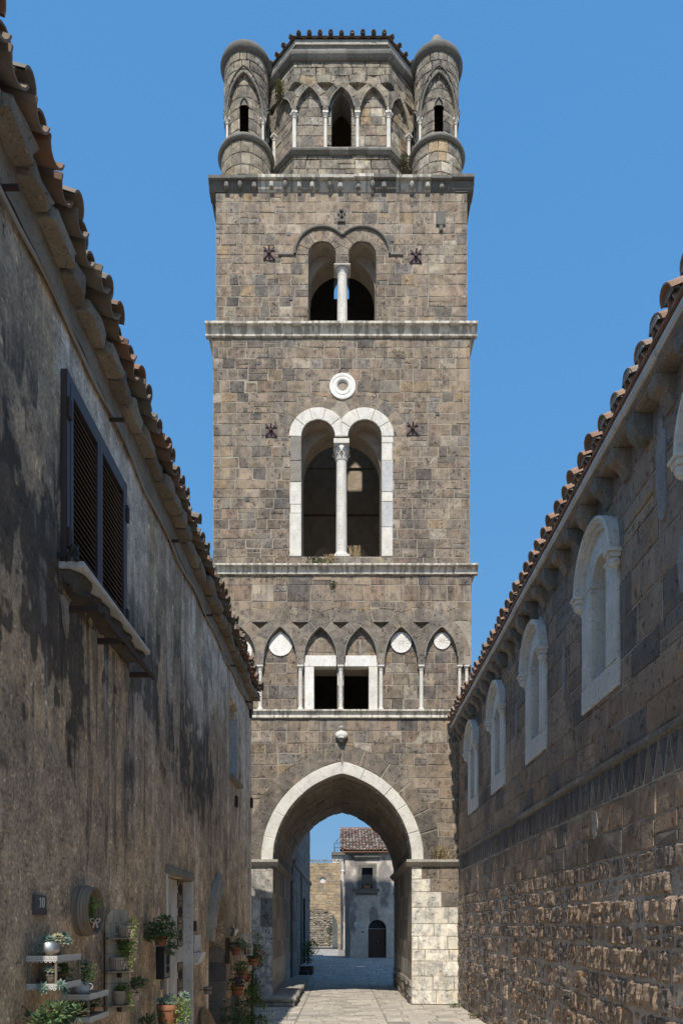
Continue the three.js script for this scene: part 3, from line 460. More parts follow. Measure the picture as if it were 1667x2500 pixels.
{
  const z = ZF - .03, hw = 3.28, c = .595, ri_ = .43, ro = .745, sy = 14.515, y0 = 10.98, y1 = 17.03, sill = 11.45;
  const ops = [twinP(0, c, ri_, sill, sy, sy - .002)];
  s3 = shell('third_storey_wall', hw, y0, y1, z, ops, archP(0, sill + .002, 13.9, 1.02, 16), twinP(0, .52, .36, sill, 14.1, 14.0));
  const jamb = .29;
  const outerCut = [archP(-c, sy - .01, sy, 1.06, 14), archP(c, sy - .01, sy, 1.06, 14), rectP(-c - ri_ - jamb, c + ri_ + jamb, sill, sy)];
  const oc = rectP(-.33, .39, 15.45, 16.11); const oculus = []; for (let i = 0; i < 16; i++) { const a = i * Math.PI / 8; oculus.push([.03 + .34 * Math.cos(a), 15.80 + .34 * Math.sin(a)]); }
  mortarFace(s3, hw, y0, y1, z, [...ops, ...[oculus.map(([x, y]) => [.03 + (x - .03) * .4, 15.8 + (y - 15.8) * .4])]]);
  addStones(tStones, courses(tr, -hw, hw, 11.2, 17.02, { h: [.22, .31], w: [.22, .50], cut: [...outerCut, oculus] }), z, s3);
  const rel = []; for (const s of [-1, 1]) rel.push(...ring(s * c, sy, .75, 1.06, s > 0 ? 0 : Math.PI * .34, s > 0 ? Math.PI * .66 : Math.PI, 6, .012, 3, tr).map(p => clipHalf(area(p) < 0 ? p.reverse() : p, -s, 0, 0)).filter(p => p.length > 2));
  addStones(tStones, rel.flatMap(p => subtract(p, oculus)), z, s3, { name: 'voussoir', pal: [[T(.195, .158, .122), 3], [T(.165, .145, .122), 1]] });
  // white rings and jambs
  const wr = tz('twin_window_arch', extrudeShape(rectP(-.155, .155, sy + .0, sy + .02), [], -.3, .01, frontF(z)), M.marble);
  for (const s of [-1, 1]) {
    for (let p of ring(s * c, sy, ri_ + .002, ro, 0, Math.PI, 5, .005, 5, tr)) { p = clipHalf(p, -s, 0, -.002); if (p.length > 2) part('arch_stone', block(p, .022 + tr() * .006, -.32, frontF(z), (x, y) => [x, y], [1, 1, 1], tr, { bev: .012 }), M.marble, wr); }
    const ys = s < 0 ? [sill, 12.55, 12.78, 13.35, 13.9, sy] : [sill, 12.2, 12.85, 13.1, 13.9, 14.35, sy], cs = s < 0 ? [0, 0, 0, 1, 1] : [0, 2, 0, 2, 0, 0];
    for (let i = 0; i + 1 < ys.length; i++) { const e = tr() * .03; const x0 = s < 0 ? -c - ri_ - jamb + .02 - e : c + ri_ + .002, x1 = s < 0 ? -c - ri_ - .002 : c + ri_ + jamb - .02 + e; part('jamb', tintGeo(block(rectP(x0, x1, ys[i] + .003, ys[i + 1] - .003), .015 + tr() * .008, -.32, frontF(z), (x, y) => [x, y], cs[i] === 1 ? T(.25, .225, .195) : [1, 1, 1], tr, { bev: .01 }), cs[i] === 1 ? T(.25, .225, .195) : [1, 1, 1]), cs[i] === 1 ? M.stone : cs[i] === 2 ? M.marbleGrey : M.marble, wr); }
  }
  // column with leafy capital
  const col3 = tz('column', lathe([[.145, 0], [.145, .02], [.14, .5], [.132, 2.35], [.128, 2.36]], 0, sill + .17, z - .2, 24), M.marble);
  part('base', merge([box(-.21, .21, sill, sill + .07, z - .41, z + .01, .01), lathe([[.2, 0], [.2, .03], [.165, .06], [.175, .085], [.148, .11]], 0, sill + .068, z - .2, 24)]), M.marble, col3);
  const lv = [lathe([[.13, 0], [.145, .02], [.135, .04], [.15, .2], [.2, .36], [0, .36]], 0, 13.98, z - .2, 20)];
  for (const [n, y, l, o] of [[8, 14.0, .15, 0], [8, 14.09, .17, .39], [4, 14.16, .2, .785]]) for (let i = 0; i < n; i++) { const g = new THREE.BufferGeometry(); const w = .05, P = [[-w, 0, 0], [w, 0, 0], [-w * 1.1, l * .6, .02], [w * 1.1, l * .6, .02], [-w * .6, l, .07], [w * .6, l, .07], [0, l * .86, .105]]; const T3 = [[0, 1, 3], [0, 3, 2], [2, 3, 5], [2, 5, 4], [4, 5, 6]]; g.setFromPoints(T3.flat().map(k => V(...P[k]))); g.translate(0, 0, .145); g.rotateY(i * 2 * Math.PI / n + o); g.translate(0, y, z - .2); g.computeVertexNormals(); lv.push(g); }
  part('capital', uvBox(merge(lv.map(g => uvBox(g)))), M.marble, col3);
  part('abacus', box(-.20, .20, 14.345, 14.473, z - .44, z + .02, .008), M.marble, col3);
  // ringed marble oculus
  const o = tz('oculus_ring', uvBox(new THREE.LatheGeometry([[.125, -.08], [.125, .02], [.17, .02], [.175, .035], [.215, .035], [.22, .022], [.255, .022], [.26, .034], [.33, .034], [.335, .02], [.335, -.02]].map(p => new THREE.Vector2(...p)), 40).rotateX(Math.PI / 2).translate(.03, 15.80, z)), M.marbleNew);
  // sill line of loose stones
  // iron tie plates
  tiePlate(-1.795, 14.66, z); tiePlate(1.81, 14.70, z);
}
function tiePlate(x, y, z) {
  const s = .155, g = new THREE.ConeGeometry(s * 1.414, .05, 4, 1).rotateY(Math.PI / 4).rotateX(Math.PI / 2).translate(x, y, z + .045); const t = tz('tie_plate', uvBox(merge([uvBox(g), box(x - s, x + s, y - s, y + s, z - .01, z + .022)])), M.ironPlate);
  part('cross_bar', uvBox(merge([0, 1].map(k => { const a = Math.PI / 4 + k * Math.PI / 2; return bar(V(x - s * Math.cos(a) * 1.25, y - s * Math.sin(a) * 1.25, z + .04), V(x + s * Math.cos(a) * 1.25, y + s * Math.sin(a) * 1.25, z + .075), .018, .03); }))), M.iron, t);
  part('bolt', merge([bar(V(x, y - .06, z + .06), V(x + .01, y + .10, z + .16), .035, .035), uvBox(new THREE.CylinderGeometry(.045, .045, .05, 8).rotateX(Math.PI / 2).translate(x, y, z + .085))]), M.iron, t);
}
{
  const z = ZF - .09, hw = 3.215, c = .515, rI = .355, sy = 19.225, y0 = 17.05, y1 = 21.10, sill = 17.37;
  const ops = [twinP(.02, c, rI, sill, sy, 19.0)];
  s4 = shell('fourth_storey_wall', hw, y0, y1, z, ops, archP(.02, sill + .002, 18.66, .86, 16), twinP(0, .5, .33, 18.3, 19.2, 19.0));
  mortarFace(s4, hw, y0, y1, z, ops);
  const cut = [archP(-c + .02, sy - .01, sy, .74, 14), archP(c + .02, sy - .01, sy, .74, 14), rectP(-c + .02 - rI, c + .02 + rI, sill, sy)];
  addStones(tStones, courses(tr, -hw, hw, 17.36, 20.80, { h: [.20, .30], w: [.20, .46], cut }), z, s4);
  const v = []; for (const s of [-1, 1]) v.push(...ring(s * c + .02, sy, rI, .65, 0, Math.PI, 7, .012, 3, tr).map(p => clipHalf(p, -s, 0, -s * .02)).filter(p => p.length > 2 && area(p) > .005));
  addStones(tStones, v, z, s4, { name: 'voussoir', pal: [[T(.205, .162, .126), 3], [T(.18, .15, .122), 1]], depth: .06 });
  addStones(tStones, [rectP(-.13, .17, 18.98, sy)], z, s4, { name: 'springer', depth: .4 });
  for (const s of [-1, 1]) { const pts = []; for (let i = 0; i <= 14; i++) { const a = s < 0 ? Math.PI - Math.PI * .76 * i / 14 : Math.PI * .76 * i / 14; pts.push(V(s * c + .02 + .70 * Math.cos(a), sy + .70 * Math.sin(a), z + .03)); } tz('hood_mould', tube(pts, .036, 6, 30), M.trimDark); tz('label_stop', box(s < 0 ? -1.62 : 1.22, s < 0 ? -1.22 : 1.58, sy - .035, sy + .035, z - .02, z + .045, .015), M.trim); }
  const cl = tz('column', lathe([[.135, 0], [.132, .6], [.122, 1.40], [.135, 1.42], [.135, 1.45], [.118, 1.46]], .02, sill - .01, z - .19, 22), M.marble);
  part('capital', merge([lathe([[.12, 0], [.135, .03], [.125, .05], [.16, .13], [.19, .17], [0, .17]], .02, 18.80, z - .19, 20), box(-.19, .23, 18.965, 18.998, z - .40, z + .012, .006)]), M.marble, cl);
  tiePlate(-1.85, 19.23, z); tiePlate(1.90, 19.15, z);
  // weathered plaque and carved stones
  tz('stone_plaque', merge([box(2.42, 2.66, 19.95, 20.32, z - .02, z + .05, .02), box(2.50, 2.60, 19.80, 19.96, z - .02, z + .06, .02)]), M.trimDark);
  tz('carved_relief', merge([uvBox(new THREE.TorusGeometry(.07, .035, 6, 14).translate(0, 20.28, z + .02)), uvBox(new THREE.TorusGeometry(.065, .03, 6, 14).translate(.01, 20.14, z + .02)), box(-.1, .1, 20.04, 20.10, z - .01, z + .05)]), M.trimDark);
  // corbel table
  const cy0 = 20.82, cy1 = 21.12;
  const slab = [[-.3, cy1 - .09], [.17, cy1 - .10], [.19, cy1 - .085], [.19, cy1 - .01], [.15, cy1 + .015], [-.3, cy1 + .02]], bed = [[-.3, cy0], [.01, cy0], [.05, cy0 + .05], [.11, cy1 - .105], [-.3, cy1 - .095]];
  let x = -hw - .17, cm; while (x < hw + .12) { let x2 = Math.min(hw + .17, x + ri(tr, .28, .62)); if (hw + .17 - x2 < .2) x2 = hw + .17; tz('cornice_stone', sweep(slab, x, x2 - .008, frontF(z)).translate(0, (tr() - .5) * .03, (tr() - .5) * .02), cm = tr() < .3 ? M.ledge : tr() < .6 ? M.ledgeGrey : M.trimDark); tz('cornice_stone', sweep(bed, x, x2 - .006, frontF(z)), cm); x = x2; }
  for (const s of [-1, 1]) { const fr = s < 0 ? frame(V(-hw, 0, 0), V(0, 0, 1), V(-1, 0, 0)) : frame(V(hw, 0, 0), V(0, 0, -1), V(1, 0, 0)); const a = -z - .02, b = -z + 6.3; for (const p of [slab, bed]) tz('cornice_stone', s < 0 ? sweep(p, -b, -a, fr) : sweep(p, a, b, fr), M.trimDark); }
  for (let i = 0; i < 17; i++) { const cx = -2.9 + i * .365 + (tr() - .5) * .12; if (tr() < .18) continue; const w = ri(tr, .045, .065); tz('corbel', i % 3 === 1 ? lathe([[0, -.09], [.05, -.05], [.07, .03], [.06, .08], [0, .1]], cx, cy0 + .1, z + .09, 10) : box(cx - w, cx + w, cy0 + .03, cy1 - .12, z, z + ri(tr, .10, .15), .02), tr() < .45 ? M.trimPale : M.trim); }
}
// sides of storeys two to four
{ const list = pile(); for (const [p, hw, y0, y1, z] of [[s3, 3.28, 11.2, 17, ZF - .03], [s4, 3.215, 17.36, 20.8, ZF - .09], [s3, 3.31, 7.5, 10.95, ZF]]) for (const s of [-1, 1]) { const fr = s < 0 ? frame(V(-hw, 0, 0), V(0, 0, 1), V(-1, 0, 0)) : frame(V(hw, 0, 0), V(0, 0, -1), V(1, 0, 0)); addStones(list, courses(tr, s < 0 ? z - 6.3 : -z, s < 0 ? z : -z + 6.3, y0, y1, { h: [.26, .36], w: [.4, .7], cut: y0 > 11 ? [archP(s * -1 * (z - 3.3 + (ZF - z)), y0 < 12 ? 11.45 : 17.37, y0 < 12 ? 13.9 : 18.66, y0 < 12 ? 1.05 : .9, 12)] : [] }), 0, p, { fr, mat: M.stone, uvf: (x, y) => [x, y], depth: .02 }); }
  for (const s of list) { s.w = 0; tStones.push(s); }
  tz('second_storey_core', merge([box(-3.30, -2.3, 7.43, 10.96, ZF - 6.45, ZF - .92), box(2.3, 3.30, 7.43, 10.96, ZF - 6.45, ZF - .92), box(-2.3, 2.3, 7.43, 10.96, ZF - 6.45, ZF - 5.5), box(-3.2, 3.2, 10.975, 11.19, ZF - 6.4, ZF - .46)]), M.core);
  for (const [y, zz] of [[18.1, 2.2], [17.95, 4.1], [13.9, 2.6]]) tz('tie_rod', tube([V(-2.4, y, ZF - zz), V(2.4, y, ZF - zz)], .03, 6), M.iron);
}
// put-log holes: black blocks on the wall face stand in for their shaded depth
for (const [x, y, z] of [[-2.1, 16.4, ZF - .03], [-2.45, 15.2, ZF - .03], [2.45, 15.1, ZF - .03], [1.6, 12.6, ZF - .03], [-2.4, 12.9, ZF - .03], [-1.3, 14.1, ZF - .03], [1.35, 14.6, ZF - .03], [1.5, 18.5, ZF - .09], [-1.3, 18.1, ZF - .09], [1.3, 19.6, ZF - .09], [-1.35, 19.75, ZF - .09], [.05, 16.8, ZF - .03]]) tz('putlog_shade_block', box(x - .045, x + .045, y - .04, y + .04, z - .01, z + .0135), M.black);

const TAN = [[[.36, .24, .17], 3], [[.30, .22, .165], 3], [[.40, .25, .165], 2], [[.33, .29, .24], 2]];
// --- octagonal belfry stage
const OC = V(0, 0, ZF - 3.29), AP = 3.0, SIDE = AP * 2 * Math.tan(Math.PI / 8);
const OY0 = 21.08, BAND = 22.08, OTOP = 24.46;
const faceF = (k, ap) => { const a = k * Math.PI / 4, out = V(Math.sin(a), 0, Math.cos(a)), right = V(Math.cos(a), 0, -Math.sin(a)); return frame(OC.clone().addScaledVector(out, ap), right, out); };
const octPal = [[T(0.217, 0.185, 0.141), 5], [T(0.191, 0.167, 0.133), 4], [T(0.249, 0.209, 0.158), 3], [T(0.265, 0.197, 0.122), .6], [T(0.138, 0.121, 0.102), 1.6], [T(0.318, 0.283, 0.230), 1.2]];
{
  const hs = SIDE / 2, wallOf = {};
  for (let k = -4; k < 4; k++) {
    const fr = faceF(k, AP), vis = Math.abs(k) <= 1;
    const winP = pointedP(0, BAND + .08, 23.22, .26, .26, 6);
    const hasWin = Math.abs(k) !== 2 || true; const holes = (k === 0 || k === -4) ? [winP] : [];
    const holes2 = k === -4 ? [pointedP(0, 22.72, 23.35, .25, .22, 6)] : holes;
    const hs2 = hs - .02;
    const w = tz('belfry_wall', extrudeShape(rectP(-hs2, hs2, OY0, OTOP), holes2, -.62, -.10 - back, fr), M.mortarDark); wallOf[k] = w;
    const uvf = k === 0 ? uvTower : (x, y) => [x / 7 + .5 + k * .17, y / 26];
    if (vis) {
      const sp = SIDE / 3, cols = [-hs - sp, -hs, -hs + sp, hs - sp, hs, hs + sp], A = arcade(cols, sp, BAND, 23.10, .02, sp * .92, sp * 1.17, -hs + .015, hs - .015, OTOP);
      addStones(tStones, courses(tr, -hs, hs, OY0, BAND, { h: [.22, .32], w: [.25, .5] }), 0, w, { fr, uvf, pal: octPal, depth: .12 });
      addStones(tStones, courses(tr, -hs + .03, hs - .03, BAND, 23.9, { h: [.22, .3], w: [.25, .42], cut: holes }), 0, w, { fr: faceF(k, AP - .10), uvf, pal: [...octPal, [T(.27, .20, .125), 1.6], [T(.225, .168, .128), 3]], depth: .03 });
      addStones(tStones, A.vou.map(v => v[0]), 0, w, { fr, uvf, pal: octPal, name: 'voussoir', depth: .11, proud: .008 });
      addStones(tStones, A.springers, 0, w, { fr, uvf, pal: octPal, name: 'springer', depth: .1 });
      addStones(tStones, courses(tr, -hs, hs, 23.5, OTOP, { h: [.2, .3], w: [.25, .5], cut: [...cols.map(c => archP(c, 23.0, A.yc, sp * 1.17, 12)), ...A.openings] }), 0, w, { fr, uvf, pal: octPal, depth: .11 });
      for (const p of A.openings) { const q = p.filter(t => t[1] > 23.12 && Math.abs(t[0]) < hs).map(([x, y]) => V(x, y, .003).applyMatrix4(fr)); if (q.length > 5) part('arch_roll', tube(q, .02, 5, 20), M.trim, w); }
      for (const c of [-hs + .03, -hs + sp, hs - sp, hs - .03]) { const p = V(c, 0, -.045).applyMatrix4(fr); colonnette(tower, p.x, p.z, BAND + .02, 23.12, .048, .17, M.marble, k * Math.PI / 4); }
    } else addStones(tStones, courses(tr, -hs, hs, OY0, OTOP, { h: [.25, .35], w: [.4, .6], cut: holes2 }), 0, w, { fr: faceF(k, AP - .08), uvf, pal: octPal, wt: 0 });
    const grow = d => hs + d * Math.tan(Math.PI / 8);
    for (const [y0, y1, pr, nm] of [[BAND - .11, BAND + .03, .11, 'belfry_band'], [OTOP - .06, OTOP + .16, .13, 'belfry_cornice']]) {
      const prof = [[-.1, y0], [pr * .35, y0], [pr * .6, y0 + .03], [pr * .92, y0 + (y1 - y0) * .4], [pr, y0 + (y1 - y0) * .65], [pr * .8, y1], [-.1, y1 + .01]]; const L = grow(pr); let x = -L + .001 * (k + 4); const end = L - .001 * (k + 4); while (x < end - .05) { let x2 = x + ri(tr, .4, .62); if (end - x2 < .3) x2 = end; tz(nm + '_stone', sweep(prof, x, x2 - .006, fr).translate(0, (tr() - .5) * .012, 0), tr() < .45 ? M.trim : M.trimDark); x = x2; }
    }
    // plastered drum under the roof, its fascia and tiles
    const r0 = AP - .30, r1 = AP - .13; const s0 = r0 * Math.tan(Math.PI / 8), s1 = r1 * Math.tan(Math.PI / 8), f0 = faceF(k, 0); const q = (s, y, r) => V(s, y, r).applyMatrix4(f0);
    const ya = OTOP + .1, yb = 24.98, yc = 25.10;
    const g = new THREE.BufferGeometry().setFromPoints([q(-s0, ya, r0), q(s0, ya, r0), q(s1, yb, r1), q(-s0, ya, r0), q(s1, yb, r1), q(-s1, yb, r1)]); g.computeVertexNormals(); tz('drum_plaster', uvBox(g), M.cream);
    const s2 = (r1 + .03) * Math.tan(Math.PI / 8); tz('fascia', sweep([[-.25, yb - .005], [.03, yb - .005], [.03, yc], [-.25, yc]], -s2, s2, faceF(k, r1)), M.trimPale);
    // roof slope
    const s3_ = (r1 + .1) * Math.tan(Math.PI / 8); const g2 = new THREE.BufferGeometry().setFromPoints([q(-s3_, yc + .02, r1 + .1), q(s3_, yc + .02, r1 + .1), q(0, yc + 1.35, 0)]); g2.computeVertexNormals(); tz('roof_slope', tintGeo(uvBox(g2), [.34, .23, .165]), M.terra);
    if (Math.abs(k) <= 2) { const n = 9; for (let i = 0; i < n; i++) { const x = -s3_ + .12 + (2 * s3_ - .24) * i / (n - 1), len = ri(tr, .4, .5); roofTile(tower, V(x, yc + .06 + (tr() - .5) * .02, r1 + .14 + (tr() - .5) * .03).applyMatrix4(f0), k * Math.PI / 4, .43, len, .062, tr, true, 'roof_tile', TAN); { const pg = new THREE.CylinderGeometry(.052, .052, .04, 10, 1, false, 0, Math.PI).rotateY(-Math.PI / 2).rotateX(-Math.PI / 2).translate(x, yc + .062, r1 + .105).applyMatrix4(f0); tz('mortar_plug', uvBox(pg), M.eaveEnd); } if (i < n - 1) roofTile(tower, V(x + (2 * s3_ - .24) / (n - 1) / 2, yc + .085, r1 + .11).applyMatrix4(f0), k * Math.PI / 4, .43, .4, .11, tr, false, 'roof_tile', TAN); } }
  }
}
// half-round clay tile; its lower end sits at pos and it climbs away from the facing direction
function roofTile(parent, pos, yaw, pitch, len, r, rnd, cover, name = 'roof_tile', pal = null) {
  const key = len.toFixed(1) + r + cover; roofTile.cache ||= {}; let g = roofTile.cache[key];
  if (!g) {
    const n = 7, th = .016, pts = [], q = (a, rr, z) => V(rr * Math.cos(a), (cover ? 1 : -1) * rr * Math.sin(a) * .85, z), tri = [];
    for (let i = 0; i < n; i++) { const a = Math.PI * i / n, b = Math.PI * (i + 1) / n, r2 = r * .84, L = -len; const A = q(a, r, 0), B = q(b, r, 0), C = q(b, r2, L), D = q(a, r2, L), a2 = q(a, r - th, 0), b2 = q(b, r - th, 0), c2 = q(b, r2 - th, L), d2 = q(a, r2 - th, L); tri.push(A, C, D, A, B, C, a2, d2, c2, a2, c2, b2, A, a2, b2, A, b2, B); }
    g = new THREE.BufferGeometry().setFromPoints(tri); g.computeVertexNormals(); g = uvBox(g, 1); roofTile.cache[key] = g;
  }
  const variants = pal || [[[.36, .155, .085], 3], [[.30, .135, .08], 3], [[.26, .15, .10], 2], [[.24, .20, .16], 2], [[.40, .22, .14], 1]];
  const ci = Math.floor(rnd() * 16); roofTile.cols ||= new Map(); const kk = key + ci + (pal ? JSON.stringify(pal[0]) : ''); let gg = roofTile.cols.get(kk); if (!gg) { gg = tintGeo(g.clone(), pick(rnd, variants)); roofTile.cols.set(kk, gg); }
  const m = new THREE.Mesh(gg, M.terra); m.name = name; m.castShadow = m.receiveShadow = true; m.position.copy(pos); let p = parent; while (p && p !== scene) { m.position.sub(p.position); p = p.parent; }
  m.rotation.order = 'YXZ'; m.rotation.set(pitch + (rnd() - .5) * .12, yaw + (rnd() - .5) * .16, (rnd() - .5) * .22); parent.add(m); return m;
}
// --- corner turrets
function turret(sx, sz, seen) {
  const c = V(OC.x + sx * 2.52, 0, OC.z + sz * 2.50), at = (r, a, y) => V(c.x + r * Math.sin(a), y, c.z + r * Math.cos(a));
  const t = tz('turret', lathe([[.65, 21.05], [.65, 22.2], [.40, 22.22], [.0, 22.24]], c.x, 0, c.z, 28), M.mortarDark);
  const bend = (g, R) => { const p = g.attributes.position; for (let i = 0; i < p.count; i++) { const x = p.getX(i), z = p.getZ(i), a = x / R; p.setXYZ(i, c.x + (R + z) * Math.sin(a), p.getY(i), c.z + (R + z) * Math.cos(a)); } g.computeVertexNormals(); return g; };
  const put = (polys, R, o = {}) => { for (const p of polys) if (area(p) > .003) { const g = bend(block(p, (tr() - .4) * .01, o.depth ? -o.depth : -.03, null, (x, y) => [x / 7 + .3 * sx + .5, y / 26], pick(tr, o.pal || octPal), tr, { bev: .01, rough: .004 }), R); tStones.push({ geo: g, mat: M.tower, parent: t, w: seen ? area(p) : 0, name: o.name }); } };
  const ya = sz > 0 ? Math.PI : Math.PI; const R1 = .67, full = Math.PI * R1;
  put(courses(tr, -full, full, 21.08, 22.24, { h: [.24, .32], w: [.2, .34], jit: .004, split: 0 }), R1);
  part('torus_band', uvBox(new THREE.TorusGeometry(.685, .07, 8, 36).rotateX(Math.PI / 2).translate(c.x, 22.30, c.z)), M.trim, t);
  // upper stage: recessed wall, slit, columns and pointed ribs
  const slit = pointedP(0, 22.38, 23.22, .12, .2, 4); const yTop = 24.64;
  const inner = []; { const a = .12 / .50; inner.push(uvBox(new THREE.CylinderGeometry(.50, .50, .92, 24, 1, true, a, 2 * Math.PI - 2 * a).translate(c.x, 22.80, c.z)), uvBox(new THREE.CylinderGeometry(.50, .50, 1.4, 24, 1, true).translate(c.x, 23.99, c.z))); }
  part('stage_wall', uvBox(merge(inner)), M.mortarDark, t);
  put(courses(tr, -Math.PI * .515, Math.PI * .515, 22.36, 24.0, { h: [.24, .3], w: [.18, .3], jit: .003, split: 0, cut: [slit] }), .515);
  const R2 = .585, bays = [[-1.0, 1.0], [1.0, 2.0], [-2.0, -1.0]];
  const ops = bays.map(([a, b]) => pointedP((a + b) / 2 * R2, 22.3, 23.12, (b - a) / 2 * R2 - .06, (b - a) > 1.5 ? .55 : .3, 6));
  put(courses(tr, -Math.PI * R2, Math.PI * R2, 23.12, yTop, { h: [.22, .28], w: [.16, .26], jit: .003, split: 0, cut: ops }), R2, { depth: .07 });
  for (const o of ops) { const pts = o.filter(p => p[1] > 23.1).map(([x, y]) => at(R2 + .008, x / R2, y)); part('arch_roll', tube(pts, .028, 5, 22), M.trim, t); const cx = (o[0][0] + o[1][0]) / 2; const pts2 = o.filter(p => p[1] > 23.1).map(([x, y]) => at(R2 + .006, (cx + (x - cx) * 1.16) / R2, 23.12 + (y - 23.12) * 1.18)); part('arch_roll', tube(pts2, .022, 5, 22), M.trimDark, t); }
  part('arch_roll', tube(slit.filter(p => p[1] > 23.1).map(([x, y]) => at(.525, x / .515, y)), .018, 5, 14), M.trim, t);
  for (const a of [-1.0, 1.0, 2.0, -2.0]) { const p = at(R2 - .03, a, 0); const k = part('column', lathe([[.05, 0], [.05, .02], [.036, .04], [.033, .62], [.03, .63]], p.x, 22.34, p.z, 10), M.marble, t); part('capital', cap(p.x, 22.96, p.z, .04, .18, a), M.marble, t); }
  // cap: heavy roll and low cone
  part('cap_band', lathe([[.54, 24.58], [.61, 24.59], [.67, 24.65], [.69, 24.73], [.66, 24.81], [.58, 24.88], [.36, 25.12], [.16, 25.30], [.10, 25.36], [.02, 25.38]], c.x, 0, c.z, 30), M.trimDark, t);
  if (sx > 0) part('finial', lathe([[.24, 25.20], [.24, 25.32], [.19, 25.34], [.19, 25.44], [.14, 25.46], [.14, 25.54], [.08, 25.57], [.06, 25.62], [0, 25.63]], c.x, 0, c.z, 14), M.trim, t); else part('finial', lathe([[.12, 25.30], [.10, 25.42], [.04, 25.48], [0, 25.49]], c.x, 0, c.z, 10), M.trim, t);
}
turret(-1, 1, true); turret(1, 1, true); turret(-1, -1, false); turret(1, -1, false);
tz('terrace', merge([box(-3.2, 3.2, 21.09, 21.115, ZF - 6.35, ZF - 5.4), box(-3.2, 3.2, 21.09, 21.115, ZF - 1.2, ZF - .10), box(-3.2, -2.2, 21.09, 21.115, ZF - 5.4, ZF - 1.2), box(2.2, 3.2, 21.09, 21.115, ZF - 5.4, ZF - 1.2)]), M.trim);
settle(tStones, 300, 'stone', 'stonework');
// ---------------------------------------------------------------- plastered house on the street's shady side
// its wall leans a little towards the tower; wall coordinate = metres from the near end
const HK = .0164, HZ0 = -3.3, HZ1 = -15.8, HX = z => -1.88 - HK * (z + 15.8);
const hDir = V(HK, 0, -1).normalize(), hOut = V(1, 0, HK).normalize(), HO = V(HX(HZ0), 0, HZ0), HL = (HZ0 - HZ1) / Math.abs(hDir.z), hF = frame(HO, hDir, hOut);
const hp = (u, y, d = 0) => V(u, y, d).applyMatrix4(hF);
// photograph pixel to a point on the wall (or on a plane d metres in front of it)
function onHouse(px, py, d = 0) { const t = (2.139 - d) / ((CX - px) / FPX + HK); return { u: (t + HZ0), y: EYE + (CY - py) / FPX * t, t }; }
const house = thing('plastered_house', 'old plastered house with mould stained wall, louvred shutters and clay tile eave', 'house', [HO.x, 0, HO.z]);
const hh = (name, geo, mat, opt) => part(name, geo, mat, house, opt);
const hr = rng(55), EAVE = 6.89;
const wallTop = 6.52;
const shu = { u0: onHouse(151.5, 0).u, u1: onHouse(297, 0).u, y0: 4.66, y1: 6.04 };
const dor = { u0: onHouse(409, 0).u, u1: onHouse(470, 0).u, y1: 2.60 };
const got = { u0: onHouse(510, 0).u, u1: onHouse(553, 0).u, ys: 1.45, y1: 2.60 };
const fwin = { u0: onHouse(561, 0).u, u1: onHouse(581, 0).u, y0: 4.62, y1: 6.0 };
{
  const gm = (got.u0 + got.u1) / 2, gw = (got.u1 - got.u0) / 2;
  const gothic = pointedP(gm, .001, got.ys, gw, .427, 8);
  const outer = [[0, 0], [dor.u0, 0], [dor.u0, dor.y1], [dor.u1, dor.y1], [dor.u1, 0], ...[gothic[0]], ...gothic.slice(2).reverse(), gothic[1]].map(p => p);
  const gp = gothic.slice(2); // from right spring up over to left spring
  const poly = [[0, 0], [dor.u0, 0], [dor.u0, dor.y1], [dor.u1, dor.y1], [dor.u1, 0], [gm - gw, 0], ...gp.slice().reverse(), [gm + gw, 0], [HL, 0], [HL, wallTop], [0, wallTop]];
  const holes = [rectP(shu.u0, shu.u1, shu.y0, shu.y1), rectP(fwin.u0, fwin.u1, fwin.y0, fwin.y1)];
  // face sheet: fine grid pushed in and out so that grazing sky light shows uneven render
  const s = new THREE.Shape(poly.map(p => new THREE.Vector2(...p))); for (const h of holes) s.holes.push(new THREE.Path(h.map(p => new THREE.Vector2(...p))));
  const g = new THREE.ExtrudeGeometry(s, { depth: .42, bevelEnabled: false }); g.translate(0, 0, -.42); const uv = g.attributes.uv, p = g.attributes.position; for (let i = 0; i < p.count; i++) { const q = uvHouse(p.getX(i) + p.getZ(i) * .5, p.getY(i) + p.getZ(i) * .3); uv.setXY(i, q[0], q[1]); } g.applyMatrix4(hF);
  const wall = hh('wall', clean(g), M.house);
  // body of the house behind the street wall
  hh('house_body', merge([box(0, HL, 0, wallTop, -4.4, -4.1).applyMatrix4(hF), box(0, .3, 0, wallTop, -4.1, -.425).applyMatrix4(hF), box(HL - .3, HL, 0, wallTop, -4.1, -.425).applyMatrix4(hF)]), M.core);
  for (const u of [0.02, HL - .02]) hh('gable', extrudeShape([[-4.4, wallTop + .001], [.0, wallTop + .001], [.0, EAVE - .12], [-4.4, EAVE + 1.18]], [], -.12, .12, frame(hp(u, 0, 0), hOut, hDir.clone().negate())), M.core);
}
